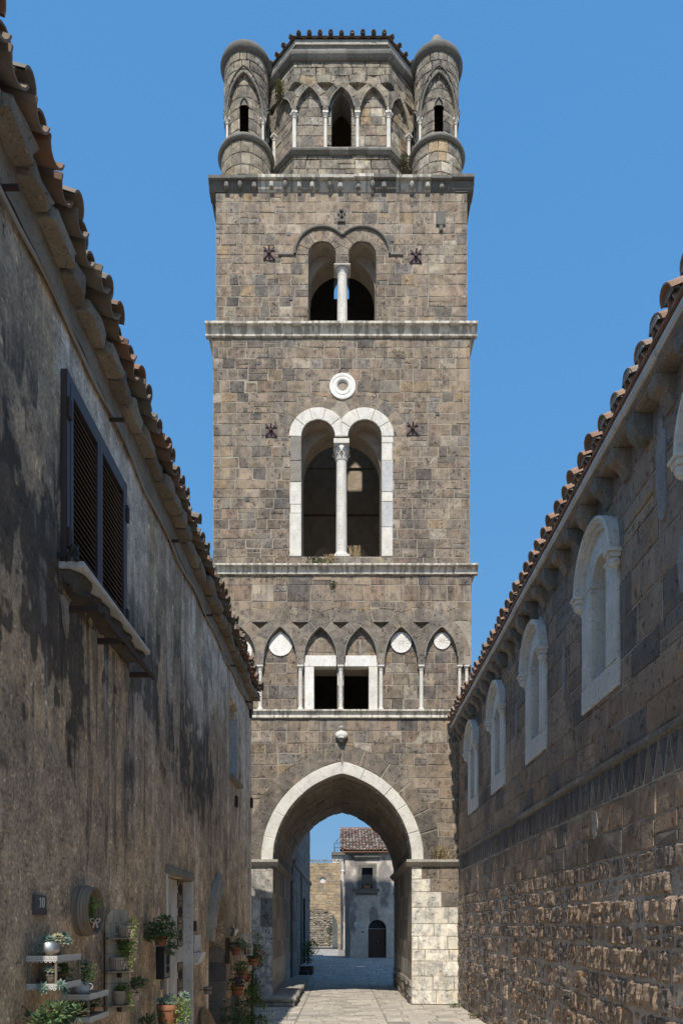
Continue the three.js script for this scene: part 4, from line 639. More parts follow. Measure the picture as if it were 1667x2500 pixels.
// eave: strip of rough masonry, jutting tuff slabs, trough tiles and cover tiles
{
  const PITCH = .30, ov = .236;
  const rough = new THREE.PlaneGeometry(HL, .36, 90, 3); { const p = rough.attributes.position; for (let i = 0; i < p.count; i++) p.setZ(i, .015 + .05 * fbm(p.getX(i) * 6, p.getY(i) * 8 + 4, 3)); } rough.translate(HL / 2, wallTop + .10, 0).applyMatrix4(hF); rough.computeVertexNormals();
  hh('eave_masonry', tintGeo(uvBox(rough), T(.26, .195, .135)), M.stone);
  hh('wall_head', box(0, HL, wallTop + .002, EAVE - .10, -.4, .01).applyMatrix4(hF), M.core);
  let u = 0; const pal = [[T(.25, .205, .155), 3], [T(.29, .24, .18), 2], [T(.21, .175, .14), 2]];
  while (u < HL - .05) { const w = Math.min(ri(hr, .26, .42), HL - u); const g = new THREE.SphereGeometry(.5, 16, 12); const p = g.attributes.position; for (let i = 0; i < p.count; i++) { const q = [p.getX(i), p.getY(i), p.getZ(i)].map(k => Math.sign(k) * Math.pow(Math.abs(k) * 2, .22) / 2); const n = .80 + .34 * fbm(q[0] * 9 + u * 3, q[1] * 7 + q[2] * 8, 3); p.setXYZ(i, q[0] * n, q[1] * n, q[2] * n); } g.scale(w * .95, .13, .50); g.rotateX(.10 + (hr() - .5) * .10); g.rotateZ((hr() - .5) * .06); g.translate(u + w / 2, EAVE - .13 + (hr() - .5) * .03, -.08 + (hr() - .5) * .09); g.applyMatrix4(hF); g.computeVertexNormals(); hh('eave_slab', tintGeo(uvBox(g), pick(hr, pal)), M.stone); u += w; }
  const yaw = Math.atan2(hOut.x, hOut.z), n = Math.round(HL / .235);
  const palT = [[[.33, .185, .115], 3], [[.30, .20, .14], 3], [[.28, .22, .165], 4], [[.36, .20, .12], 2], [[.26, .225, .185], 3]];
  for (let i = 0; i < n; i++) {
    const uc = (i + .5) * HL / n, j = (hr() - .5) * .03;
    roofTile(house, hp(uc + j, EAVE + .055, ov + (hr() - .5) * .05), yaw, PITCH, .5, .105, hr, false, 'trough_tile', palT);
    roofTile(house, hp(uc + HL / n / 2 + (hr() - .5) * .035, EAVE + .055 + (hr() - .5) * .035, ov + (hr() - .5) * .12 - .03), yaw, PITCH, ri(hr, .4, .55), .10, hr, true, 'cover_tile', palT);
    roofTile(house, hp(uc + HL / n / 2, EAVE + .055 + .38 * Math.tan(PITCH) + .02, ov - .40 + (hr() - .5) * .05), yaw, PITCH, .5, .10, hr, true, 'cover_tile', palT);
    if (hr() < .3) roofTile(house, hp(uc + HL / n / 2, EAVE + .085, ov - .01), yaw, PITCH, .4, .09, hr, true, 'cover_tile', palT);
  }
  hh('roof_deck', extrudeShape([[-4.6, EAVE + 1.36], [-.02, EAVE + .005], [.02, EAVE + .035], [-4.6, EAVE + 1.42]], [], -HL, 0, frame(hp(0, 0, 0), hOut, hDir.clone().negate())), M.core);
  // slab rakes at the ends
}
// cable along the wall with its hooks
{ const pts = []; for (let i = 0; i <= 26; i++) pts.push(hp(HL * i / 26, 6.44 + .03 * Math.sin(i * 1.9) - .02 * Math.sin(i * .7), .03)); const c = hh('cable', tube(pts, .016, 6, 120), M.cable); for (let i = 1; i < 12; i += 2) { const u = HL * i / 12 + .2; part('hook', box(u - .012, u + .012, 6.425, 6.45, -.02, .13).applyMatrix4(hF), M.iron, c); } }
// shuttered window
{
  const { u0, u1, y0, y1 } = shu, um = (u0 + u1) / 2 - .02, sh = hh('shutter_frame', merge([box(u0 - .02, u0 + .035, y0, y1 + .03, -.02, .05), box(u1 - .035, u1 + .02, y0, y1 + .03, -.02, .05), box(u0 + .036, u1 - .036, y1 - .03, y1 + .03, -.02, .048)]).applyMatrix4(hF), M.shutterFrame);
  for (const [a, b] of [[u0 + .04, um - .004], [um + .004, u1 - .04]]) {
    const leafG = merge([box(a, a + .055, y0 + .01, y1 - .035, .0, .055, .004), box(b - .055, b, y0 + .01, y1 - .035, .0, .055, .004), box(a + .056, b - .056, y1 - .10, y1 - .035, .0, .053), box(a + .056, b - .056, y0 + .01, y0 + .08, .0, .053)]).applyMatrix4(hF);
    const leaf = hh('shutter_leaf', leafG, M.shutterFrame); const n = 25;
    for (let i = 0; i < n; i++) { const y = y0 + .10 + (y1 - .13 - y0 - .10) * (i + .5) / n, g = new THREE.BoxGeometry(b - a - .11, .052, .010); g.rotateX(-.72); g.translate((a + b) / 2, y, .026); g.applyMatrix4(hF); part('slat', uvBox(g), M.shutter, leaf); }
    hh('shutter_backing', box(a + .03, b - .03, y0 + .02, y1 - .04, -.06, -.03).applyMatrix4(hF), M.black);
  }
  for (const [u, y] of [[u0 - .0, y1 - .25], [u0 - .0, y0 + .18], [u1 + .0, y1 - .25], [u1, y0 + .18]]) hh('hinge', box(u - .03, u + .03, y - .07, y + .07, .045, .07).applyMatrix4(hF), M.iron);
  const sill = hh('window_sill', box(u0 - .05, u1 + .30, y0 - .055, y0 - .012, -.1, .19, .01).applyMatrix4(hF), M.marbleGrey);
  const under = new THREE.BoxGeometry(u1 - u0 + .26, .11, .14, 30, 5, 5); { const p = under.attributes.position; for (let i = 0; i < p.count; i++) { const x = p.getX(i), y = p.getY(i), z = p.getZ(i), k = fbm(x * 7 + 3, y * 9 + z * 8, 3) - .5; p.setXYZ(i, x, y + (y < 0 ? k * .13 : 0), z + (z > 0 ? k * .14 : 0)); } } under.translate((u0 + u1) / 2 + .1, y0 - .118, .045).applyMatrix4(hF); under.computeVertexNormals(); part('broken_bed', tintGeo(uvBox(under), T(.08, .066, .05)), M.stone, sill);
  part('iron_angle', bar(hp(u0 + .26, y0 - .28, .22), hp(u1 + .30, y0 - .28, .22), .03, .04), M.iron, sill);
  for (const u of [u0 + .14, u0 + .78, u1 + .20]) part('iron_bracket', box(u - .02, u + .02, y0 - .30, y0 - .26, -.05, .23).applyMatrix4(hF), M.iron, sill);
  for (const u of [u0 - .08, u1 + .24]) hh('shutter_stay', merge([bar(hp(u, y0 + .02, 0), hp(u, y0 + .03, .16), .02, .03), bar(hp(u + .05, y0 - .02, .05), hp(u - .05, y0 + .07, .14), .025, .02), box(u - .02, u + .02, y0 - .02, y0 + .08, .12, .15).applyMatrix4(hF)]), M.black);
  // scars left in the render below the window
  for (const [u, h, w] of [[u0 - .02, .28, .10], [u0 + .62, .22, .08], [u1 + .10, .2, .08]]) hh('render_scar', tintGeo(uvBox(extrudeShape([[u, y0 - .24], [u + w, y0 - .24], [u + w * 1.1, y0 - .25 - h * .5], [u + w, y0 - .24 - h], [u + w * .4, y0 - .24 - h * .7]], [], .0, .022, hF)), T(.27, .23, .18)), M.stone);
}
// far window: open recess with a peeling jamb
{
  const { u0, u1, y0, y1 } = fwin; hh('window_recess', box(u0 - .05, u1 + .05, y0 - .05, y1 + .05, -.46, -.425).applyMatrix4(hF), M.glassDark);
  hh('window_reveal', box(u1 - .03, u1 - .002, y0, y1 - .2, -.41, -.004).applyMatrix4(hF), M.marbleGrey); hh('window_sill', box(u0 - .05, u1 + .06, y0 - .08, y0 - .004, -.3, .09, .015).applyMatrix4(hF), M.trim);
}
// tiled door strip: white recessed door
{
  const { u0, u1, y1 } = dor, dz = -.125; const d = hh('door', box(u0 + .02, u1 - .004, 0.02, y1 - .01, dz - .06, dz, .004).applyMatrix4(hF), M.doorWhite);
  const us = onHouse(433.5, 0, dz).u, ue = onHouse(447, 0, dz).u, w = ue - us; const pane = (a, b) => { const f = part('pane', box(us + w * .16, ue - w * .16, a + .012, b - .012, dz - .001, dz + .008).applyMatrix4(hF), M.glassAmber, d); };
  const yAt = cy => EYE + (CY - (2100 + cy * .2168)) / FPX * ((us + ue) / 2 - HZ0);
  const strip = [[200, 295], [370, 548], [622, 802], [878, 972], [1150, 1255], [1325, 1560]];
  for (const [a, b] of strip) { const ya = yAt(b), yb = yAt(a); part('pane_surround', box(us, ue, ya, yb, dz - .001, dz + .005).applyMatrix4(hF), M.woodDark, d); pane(ya, yb); if (b - a > 150) part('glazing_bar', box(us + w * .1, ue - w * .1, (ya + yb) / 2 - .006, (ya + yb) / 2 + .006, dz, dz + .012).applyMatrix4(hF), M.woodDark, d); }
  for (const c of [330, 585, 840, 1290]) { const y = yAt(c), um = (us + ue) / 2, k = w * .42; part('diamond', extrudeShape([[um - k, y], [um, y - k * .75], [um + k, y], [um, y + k * .75]], [], dz - .001, dz + .01, hF), M.iron, d); }
  hh('door_reveal', box(u1 - .014, u1 - .002, 0.01, y1 - .012, dz + .001, -.001).applyMatrix4(hF), M.marble); const j = hh('door_jamb', box(u1 - .0, u1 + .03, 0, y1, -.12, .012, .004).applyMatrix4(hF), M.marble); part('jamb', box(u0 - .06, u0 - .001, 0, y1, -.12, .016, .004).applyMatrix4(hF), M.marble, j);
  part('lintel', box(u0 - .08, u1 + .04, y1 + .002, y1 + .10, -.12, .022, .012).applyMatrix4(hF), M.trim, j);
  // bell and white letter slot beside it
  const bt = onHouse(474, 2261); hh('door_bell', box(bt.u - .04, bt.u + .04, bt.y - .07, bt.y + .07, .0, .035, .01).applyMatrix4(hF), M.iron);
}
// pointed stone doorway
{
  const gm = (got.u0 + got.u1) / 2, gw = (got.u1 - got.u0) / 2, o = gw + .24, ap = Math.sqrt(Math.pow(o + .02, 2) - .02 * .02);
  const cutY = q => clipHalf(q, 0, -1, -1.78), inner = cutY(pointedP(gm, 1, got.ys, gw, .427, 9)), outerP = cutY(pointedP(gm, 1, got.ys, o - .02, .46, 9));
  // two leaning ribs of carved stone
  const half = s => { const A = outerP.filter(p => (p[0] - gm) * s >= -.001).sort((a, b) => a[1] - b[1]), B = inner.filter(p => (p[0] - gm) * s >= -.001).sort((a, b) => b[1] - a[1]); const q = [...A, ...B]; return area(q) < 0 ? q.reverse() : q; };
  const dw = hh('doorway_arch', extrudeShape(half(-1), [], -.02, .09, hF), M.archTan); part('arch_rib', extrudeShape(half(1), [], -.02, .086, hF), M.archTan, dw);
  const roll = inner.filter(p => p[1] > 1.79).map(([x, y]) => hp(gm + (x - gm) * 1.12, got.ys + (y - got.ys) * 1.09, .09)); part('arch_roll', tube(roll, .028, 6, 30), M.archTan, dw);
  const hd = hh('inner_door', box(gm - gw - .05, gm + gw + .05, .02, 2.8, -.50, -.43).applyMatrix4(hF), M.woodDark); part('door_frame', box(gm + gw - .18, gm + gw - .06, .02, 2.6, -.43, -.36).applyMatrix4(hF), M.woodOrange, hd); part('door_frame', box(gm - gw - .0, gm - gw + .1, .02, 2.6, -.43, -.36).applyMatrix4(hF), M.woodOrange, hd);
  // blocks of the far reveal and the wall foot
  const jf = frame(hp(gm + gw - .004, 0, 0), hOut, hDir.clone().negate()); let y = .0; while (y < 2.0) { const h = ri(hr, .22, .42); hh('jamb_stone', roughBlock(rectP(-.36, -.005, y + .006, y + h - .006), .012, -.02, jf, (a, b) => [a, b], pick(hr, [[T(.22, .19, .165), 2], [T(.17, .15, .14), 2], [T(.27, .23, .19), 1]]), hr, { N: 4, amp: .012 }), M.stone); y += h; }
  for (let i = 0; i < 3; i++) for (let k = 0; k < 3; k++) { const a = gm + gw + .06 + k * .42, b = a + .40; hh('plinth_stone', roughBlock(rectP(a, b, .02 + i * .26, .26 + i * .26), .03, -.02, hF, (x, z) => [x, z], pick(hr, [[T(.17, .155, .14), 2], [T(.22, .2, .18), 1]]), hr, { N: 5, amp: .03 }), M.stone); }
  for (const [px, py] of [[575, 1957], [610, 1740], [612, 1960]]) { const q = onHouse(px, py); if (q.u < HL) hh('wall_bracket', box(q.u - .06, q.u + .06, q.y - .10, q.y + .10, -.01, .05, .01).applyMatrix4(hF), M.iron); }
}
// ---------------------------------------------------------------- foliage
const GREEN = [[.07, .13, .035], [.095, .17, .045], [.045, .09, .03], [.13, .20, .055]], LIME = [[.20, .29, .05], [.27, .36, .075], [.14, .23, .04], [.33, .36, .11]], BLUE = [[.13, .20, .16], [.18, .27, .21], [.23, .30, .22]], PALE = [[.36, .36, .20], [.42, .32, .19], [.24, .30, .19]], RED = [[.35, .05, .03], [.28, .07, .05]], PURPLE = [[.13, .06, .10], [.22, .11, .17]];
function leafTris(out, c, dir, up, L, W, color) { const s = dir.clone().cross(up).normalize().multiplyScalar(W / 2), n = up.clone().multiplyScalar(L * .12), m = c.clone().addScaledVector(dir, L * .45).add(n), tip = c.clone().addScaledVector(dir, L); const a = m.clone().add(s).sub(n), b = m.clone().sub(s).sub(n); for (const t of [[c, a, m], [a, tip, m], [c, m, b], [b, m, tip]]) for (const q of t) { out.p.push(q.x, q.y, q.z); out.c.push(...color); } }
const leafGeo = o => { const g = new THREE.BufferGeometry(); g.setAttribute('position', new THREE.Float32BufferAttribute(o.p, 3)); g.setAttribute('color', new THREE.Float32BufferAttribute(o.c, 3)); g.computeVertexNormals(); const uv = new Float32Array(o.p.length / 3 * 2); g.setAttribute('uv', new THREE.BufferAttribute(uv, 2)); return g; };
function foliage(c, rx, ry, rz, n, size, pal, r, { clump = 6, droop = 0, extra = null } = {}) {
  n = Math.round(n * 1.7); size *= .86; const o = { p: [], c: [] }, cl = []; for (let i = 0; i < clump; i++) { const a = r() * 6.283, b = Math.acos(2 * r() - 1), k = .35 + .45 * r(); cl.push(V(rx * k * Math.sin(b) * Math.cos(a), ry * k * Math.cos(b), rz * k * Math.sin(b) * Math.sin(a))); }
  for (let i = 0; i < n; i++) { const b0 = cl[i % clump], d = V(r() - .5, r() - .5, r() - .5).normalize(), q = .55 * Math.cbrt(.15 + .85 * r()); const p = V(b0.x + d.x * rx * q, b0.y + d.y * ry * q, b0.z + d.z * rz * q); const dir = d.clone().add(V((r() - .5) * .8, (r() - .5) * .8 - droop + .15, (r() - .5) * .8)).normalize(), up = V(0, 1, 0).addScaledVector(d, .6).normalize(); const col_ = (extra && r() < extra[1] ? extra[0] : pal)[Math.floor(r() * (extra && false ? 1 : pal.length)) % (extra ? 2 : pal.length)]; const k = .8 + .4 * r(); leafTris(o, p.add(c), dir, Math.abs(dir.y) > .95 ? V(1, 0, 0) : up, size * (.6 + .7 * r()), size * (.45 + .35 * r()), col_.map(v => v * k)); }
  return leafGeo(o);
}
function rosette(c, rad, pal, r, tilt = V(.3, 1, .5)) { const o = { p: [], c: [] }, ax = tilt.clone().normalize(), e1 = V(1, 0, 0).cross(ax).normalize(), e2 = ax.clone().cross(e1); for (let l = 0; l < 4; l++) { const n = 9 - l; for (let i = 0; i < n; i++) { const a = (i + l * .5) / n * 6.283; const rad_ = e1.clone().multiplyScalar(Math.cos(a)).addScaledVector(e2, Math.sin(a)); const dir = rad_.clone().addScaledVector(ax, .15 + l * .45).normalize(); const k = .85 + .4 * r(); leafTris(o, c.clone().addScaledVector(ax, l * rad * .08), dir, ax, rad * (1 - l * .17), rad * .42, pal[Math.floor(r() * pal.length)].map(v => v * k)); } } return leafGeo(o); }
// ---------------------------------------------------------------- church side wall
const WX = 2.99, CEAVE = 7.2, CZ0 = -19.27, CZ1 = -2.6;
const cF = frame(V(WX, 0, 0), V(0, 0, 1), V(-1, 0, 0));
const church = thing('church_wall', 'long dark tuff side wall of a church with white framed windows', 'church', [WX, 0, -11]);
const cc = (name, geo, mat, opt) => part(name, geo, mat, church, opt);
const cr = rng(321), cStones = pile();
const wins = [-5.93, -8.75, -11.62, -14.42, -17.16];
const WY0 = 4.60, WSP = 6.05, WHW = .60;
const CPAL = [[T(0.281, 0.205, 0.145), 6], [T(0.254, 0.190, 0.140), 5], [T(0.315, 0.232, 0.166), 3], [T(0.158, 0.132, 0.112), 2.2], [T(0.289, 0.200, 0.135), 1.6], [T(0.200, 0.168, 0.140), 2.4]];
{
  const open = wins.map(w => archP(w, WY0 + .28, WSP, .32, 12));
  const holes = open;
  const wall = cc('wall', extrudeShape(rectP(CZ0, CZ1, 0, 6.95), holes, -.9, -.010, cF), M.churchMortar);
  const wcut = wins.map(w => archP(w, WY0, WSP, WHW + .03, 14));
  const up = courses(cr, CZ0, CZ1, 3.86, 6.95, { h: [.26, .42], w: [.38, .8], cut: wcut, joint: .018 });
  const weight = p => { let z = 0; for (const q of p) z += q[0] / p.length; return area(p) / (z * z) / Math.abs(z) * 60 * (z > -6.2 ? .02 : 1); };
  const add = (polys, f) => { for (const p of polys) cStones.push({ geo: f(p), mat: M.church, parent: wall, w: weight(p) }); };
  add(up, p => block(p, (cr() - .4) * .014, -.03, cF, uvChurch, pick(cr, CPAL), cr, { bev: .009, rough: .008 }));
  add(courses(cr, CZ0, CZ1, 2.75, 3.38, { ys: [2.75, 3.06, 3.38], w: [.3, .62], joint: .02 }), p => block(p, (cr() - .4) * .016, -.03, cF, uvChurch, pick(cr, CPAL), cr, { bev: .01, rough: .01 }));
  // weathered lower courses stand proud and hollow by turns; they dip a little towards the camera
  const dip = ([x, y]) => [x, y - .05 * smooth(-14, -4, x) * (1 - smooth(.4, 2.6, y))];
  add(courses(cr, CZ0, CZ1, -.15, 2.75, { h: [.22, .33], w: [.22, .46], joint: .022, jit: .01, split: .1 }), p0 => { const p = p0.map(dip); const y = p[0][1], e = smooth(2.9, 1.9, y); return roughBlock(p, .004 + (cr() - .4) * .045 * (.35 + .65 * e), -.05, cF, uvChurch, pick(cr, CPAL), cr, { N: 8, amp: .012 + .022 * e, freq: 13, sx: 1.7 }); });
  // zigzag band: upright and hanging triangles of dark and light tuff
  const dz = .235; let i = 0; for (let z = CZ0 + .02; z < CZ1 - dz; z += dz, i++) for (const s of [0, 1]) { const a = z + .022, b = z + dz - .022, m = z + dz / 2; const p = s ? [[a, 3.405], [b, 3.405], [m, 3.745]] : [[m + .026, 3.752], [m + dz / 2, 3.44], [m + dz - .026, 3.752]]; const col_ = s ? pick(cr, [[T(.19, .155, .13), 3], [T(.22, .175, .14), 1]]) : pick(cr, [[T(.105, .10, .105), 3], [T(.13, .118, .112), 1]]); cStones.push({ geo: block(area(p) < 0 ? p.reverse() : p, .002 + cr() * .006, -.03, cF, uvChurch, col_, cr, { bev: .006, rough: .003 }), mat: M.church, parent: wall, w: 0 }); }
  part('zigzag_bed', extrudeShape(rectP(CZ0 + .01, CZ1 - .01, 3.385, 3.765), [], -.02, -.0045, cF), M.trimPale, wall);
  // string course
  let z = CZ0; while (z < CZ1 - .1) { const z2 = Math.min(CZ1, z + ri(cr, .6, 1.1)); cc('string_course_stone', sweep([[-.03, 3.77], [.02, 3.77], [.04, 3.80], [.04, 3.85], [-.03, 3.875]], z, z2 - .006, cF).translate((cr() - .5) * .008, (cr() - .5) * .01, 0), cr() < .2 ? M.trim : M.trimDark); z = z2; }
  // smears of repair mortar
  for (const [u, y, w, h] of [[-7.05, 6.25, .22, 1.0], [-10.15, 5.4, .14, .8], [-12.9, 5.5, .12, .7], [-6.6, 5.2, .2, .5], [-8.9, 3.2, .2, .35]]) { const pts = []; for (let k = 0; k < 18; k++) { const a = k / 18 * 2 * Math.PI, rr = .7 + .6 * fbm(Math.cos(a) * 2 + u * 3, Math.sin(a) * 2 + y, 3); pts.push([u + w / 2 * rr * Math.cos(a), y + h / 2 * rr * Math.sin(a)]); } part('mortar_patch', extrudeShape(pts, [], -.01, .0175, cF), M.mortarPatch, wall); }
  settle(cStones, 300, 'stone', 'stonework');
}
// windows
function churchWindow(w) {
  const W = cc('window_frame', extrudeShape([...(() => { const o = archP(w, WY0 + .30, WSP, WHW - .06, 16); return o; })()], [archP(w, WY0 + .302, WSP - .02, .255, 14)], -.25, .012, cF), M.marbleChurch);
  part('sill', merge([box(w - WHW, w - .01, WY0, WY0 + .298, -.2, .028, .006), box(w + .002, w + WHW, WY0, WY0 + .296, -.2, .022, .006)].map(g => g.applyMatrix4(cF))), M.marbleChurch, W);
  for (const s of [-1, 1]) part('jamb', box(w + (s < 0 ? -WHW + .02 : .262), w + (s < 0 ? -.262 : WHW - .02), WY0 + .30, WSP - .02, -.1, .03, .006).applyMatrix4(cF), M.marbleChurch, W);
  part('window_back', box(w - .30, w + .30, WY0 + .25, WSP + .3, -.235, -.20).applyMatrix4(cF), M.windowInfill, W);
  part('impost', merge([-1, 1].map(s => box(w + (s < 0 ? -WHW + .05 : .24), w + (s < 0 ? -.24 : WHW - .05), WSP - .03, WSP + .01, -.2, .045, .006).applyMatrix4(cF))), M.marbleChurch, W);
  // projecting hood with stepped rolls and carved stops
  const hood = []; for (const [r0, r1, d] of [[WHW - .10, WHW - .045, .06], [WHW - .045, WHW + .02, .11]]) { const o = [], n = 20; for (let i = 0; i <= n; i++) { const a = Math.PI * i / n; o.push([w + r1 * Math.cos(a), WSP + r1 * Math.sin(a)]); } for (let i = n; i >= 0; i--) { const a = Math.PI * i / n; o.push([w + r0 * Math.cos(a), WSP + r0 * Math.sin(a)]); } hood.push(extrudeShape(o, [], -.02, d, cF)); }
  const h = part('hood', uvBox(hood[1]), M.marbleChurch, W); part('hood_roll', uvBox(hood[0]), M.marbleChurch, W);
  part('hood_roll', tube(Array.from({ length: 17 }, (_, i) => V(w + (WHW + .0) * Math.cos(Math.PI * i / 16), WSP + (WHW + .0) * Math.sin(Math.PI * i / 16), .11).applyMatrix4(cF)), .022, 6, 40), M.marbleChurch, h);
  for (const s of [-1, 1]) { const x = w + s * WHW; const st = merge([box(x - .085, x + .085, WSP - .035, WSP - .001, -.01, .15, .008), box(x - .065, x + .065, WSP - .085, WSP - .036, -.01, .13, .015), uvBox(new THREE.SphereGeometry(.055, 10, 8).scale(1, 1.3, 1.3).translate(x, WSP - .12, .05)), uvBox(new THREE.ConeGeometry(.04, .12, 8).rotateX(Math.PI).translate(x, WSP - .19, .03))]).applyMatrix4(cF); part('hood_stop', st, M.marbleChurch, h); }
}
for (const w of wins) churchWindow(w);
// corbels, cornice and tiles
{
  let k = 0; for (let z = CZ0 + .25; z < CZ1; z += .53, k++) {
    const p = [[-.02, 6.94], [-.02, 6.66], [.03, 6.67], [.06, 6.74], [.10, 6.80], [.17, 6.83], [.19, 6.88], [.19, 6.94]]; const sq = [[-.02, 6.94], [-.02, 6.72], [.08, 6.70], [.15, 6.76], [.19, 6.84], [.19, 6.94]];
    cc('corbel', sweep(k % 3 === 1 ? sq : p, z - .085, z + .085, cF), k % 2 ? M.trimC : M.trimDark);
  }
  const lower = [[-.3, 6.945], [.15, 6.945], [.18, 6.97], [.17, 7.0], [.20, 7.03], [-.3, 7.03]], upper = [[-.3, 7.034], [.21, 7.034], [.235, 7.06], [.235, 7.10], [.20, 7.12], [-.3, 7.12]];
  let z = CZ0; while (z < CZ1 - .1) { const z2 = Math.min(CZ1, z + ri(cr, .7, 1.1)); cc('cornice_stone', sweep(lower, z, z2 - .008, cF).translate((cr() - .5) * .02, 0, 0), M.trimC); cc('cornice_stone', sweep(upper, z, z2 - .005, cF).translate((cr() - .5) * .014, (cr() - .5) * .004, 0), M.marbleGrey); z = z2; }
  cc('gutter_strip', sweep([[-.3, 7.124], [.25, 7.13], [.25, 7.165], [-.3, 7.17]], CZ0, CZ1, cF), M.rustStrip);
  const yaw = -Math.PI / 2, n = Math.round((CZ1 - CZ0) / .32); const pal = [[[.44, .28, .19], 4], [[.40, .25, .17], 3], [[.44, .32, .24], 2], [[.34, .26, .20], 2]];
  for (let i = 0; i < n; i++) { const zc = CZ0 + (i + .5) * .32; for (const [dx, dy] of [[.27, 7.20], [-.12, 7.36]]) { roofTile(church, V(zc + (cr() - .5) * .02, dy + .045, dx + (cr() - .5) * .07).applyMatrix4(cF), yaw, .38, ri(cr, .4, .55), .12, cr, true, 'cover_tile', pal); if (dx > 0) { const pg = new THREE.CylinderGeometry(.102, .102, .05, 12, 1, false, 0, Math.PI).rotateY(-Math.PI / 2).rotateX(-Math.PI / 2); pg.scale(1, .85, 1).translate(zc, dy + .047, dx - .035).applyMatrix4(cF); cc('mortar_plug', uvBox(pg), M.eaveEnd); } roofTile(church, V(zc + .16, dy + .05, dx - .01).applyMatrix4(cF), yaw, .38, .5, .135, cr, false, 'trough_tile', pal); } }
  cc('roof_deck', sweep([[-5, 9.05], [.24, 7.172], [.24, 7.185], [-5, 9.1]], CZ0, CZ1, cF), M.rustStrip);
  cc('church_body', merge([box(CZ0, CZ1, 0, 6.94, -5, -4.6), box(CZ0, CZ0 + .4, 0, 6.94, -4.59, -.902), box(CZ1 - .4, CZ1, 0, 6.94, -4.59, -.902)]).applyMatrix4(cF), M.core);
}
// ---------------------------------------------------------------- ground and paving
const gy = z => .23 * smooth(-26, -42, z);
{
  const xs = [-40, -8, -4, -2, -1, 0, 1, 2, 3, 4, 8, 40], zs = [40, 10, 0, -5, -10, -15, -20, -26, -28, -30, -32, -34, -36, -38, -40, -42, -50, -60, -80, -200], P = [];
  const q = (i, j) => V(xs[i], gy(zs[j]) - .014, zs[j]);
  for (let i = 0; i + 1 < xs.length; i++) for (let j = 0; j + 1 < zs.length; j++) P.push(q(i, j), q(i + 1, j), q(i + 1, j + 1), q(i, j), q(i + 1, j + 1), q(i, j + 1));
  const g = new THREE.BufferGeometry().setFromPoints(P); g.computeVertexNormals();
  const ground = structure('ground', uvBox(g), M.dust);
  const r = rng(88), list = [];
  const pal = [[T(.43, .385, .32), 4], [T(.385, .345, .29), 3], [T(.47, .425, .355), 2], [T(.32, .29, .25), 1.5]], palFar = [[T(.37, .345, .31), 4], [T(.33, .31, .285), 3], [T(.40, .375, .34), 2]];
  const gf = frame(V(0, 0, 0), V(1, 0, 0), V(0, 1, 0)); const flat = new THREE.Matrix4().makeBasis(V(1, 0, 0), V(0, 0, -1), V(0, 1, 0));
  const lay = (x0, x1, z0, z1, o, p, tilt = 0) => { for (const poly of courses(r, x0, x1, -z0, -z1, o)) { let cx = 0, cz = 0; for (const k of poly) { cx += k[0] / poly.length; cz -= k[1] / poly.length; } const m = flat.clone(); const g = block(poly, (r() - .5) * .008, -.03, m, (a, b) => [a, b], pick(r, p), r, { bev: .008, rough: .004 }); const y = gy(cz); g.translate(0, y, 0); const dy = (gy(cz - .2) - gy(cz + .2)) / .4; const pa = g.attributes.position; for (let i = 0; i < pa.count; i++) pa.setY(i, pa.getY(i) - (pa.getZ(i) - cz) * dy); list.push({ geo: g, mat: M.paving, parent: ground, w: cz > -15 ? .0001 : area(poly) / Math.pow(-cz, 3) * (cz < -27 ? 1 : 1) }); } };
  lay(-.95, .95, -6, -27, { h: [.22, .34], w: [.35, .7], joint: .016, jit: .006, split: 0 }, pal);
  lay(-2.3, -.96, -6, -19.2, { h: [.3, .45], w: [.3, .55], joint: .02, jit: .01, split: .1 }, pal);
  lay(.96, 2.97, -6, -19.2, { h: [.35, .6], w: [.4, .75], joint: .018, jit: .012, split: .1 }, pal);
  lay(-1.74, -.96, -19.2, -27, { h: [.3, .45], w: [.3, .5], joint: .02, split: .1 }, pal);
  lay(.96, 1.78, -19.2, -27, { h: [.5, .9], w: [.38, .42], joint: .016, split: 0 }, pal);
  lay(-3.4, 5.0, -27.02, -41.9, { h: [.36, .46], w: [.42, .72], joint: .028, jit: .008, split: 0 }, palFar);
  lay(-3.4, -.2, -42, -60, { h: [.5, .7], w: [.5, .9], joint: .03, jit: .008, split: 0 }, palFar);
  lay(-3, 3, 4, -6, { h: [.4, .6], w: [.5, .8], joint: .02, split: 0 }, pal);
  settle(list, 300, 'paving_stone', 'paving');
}
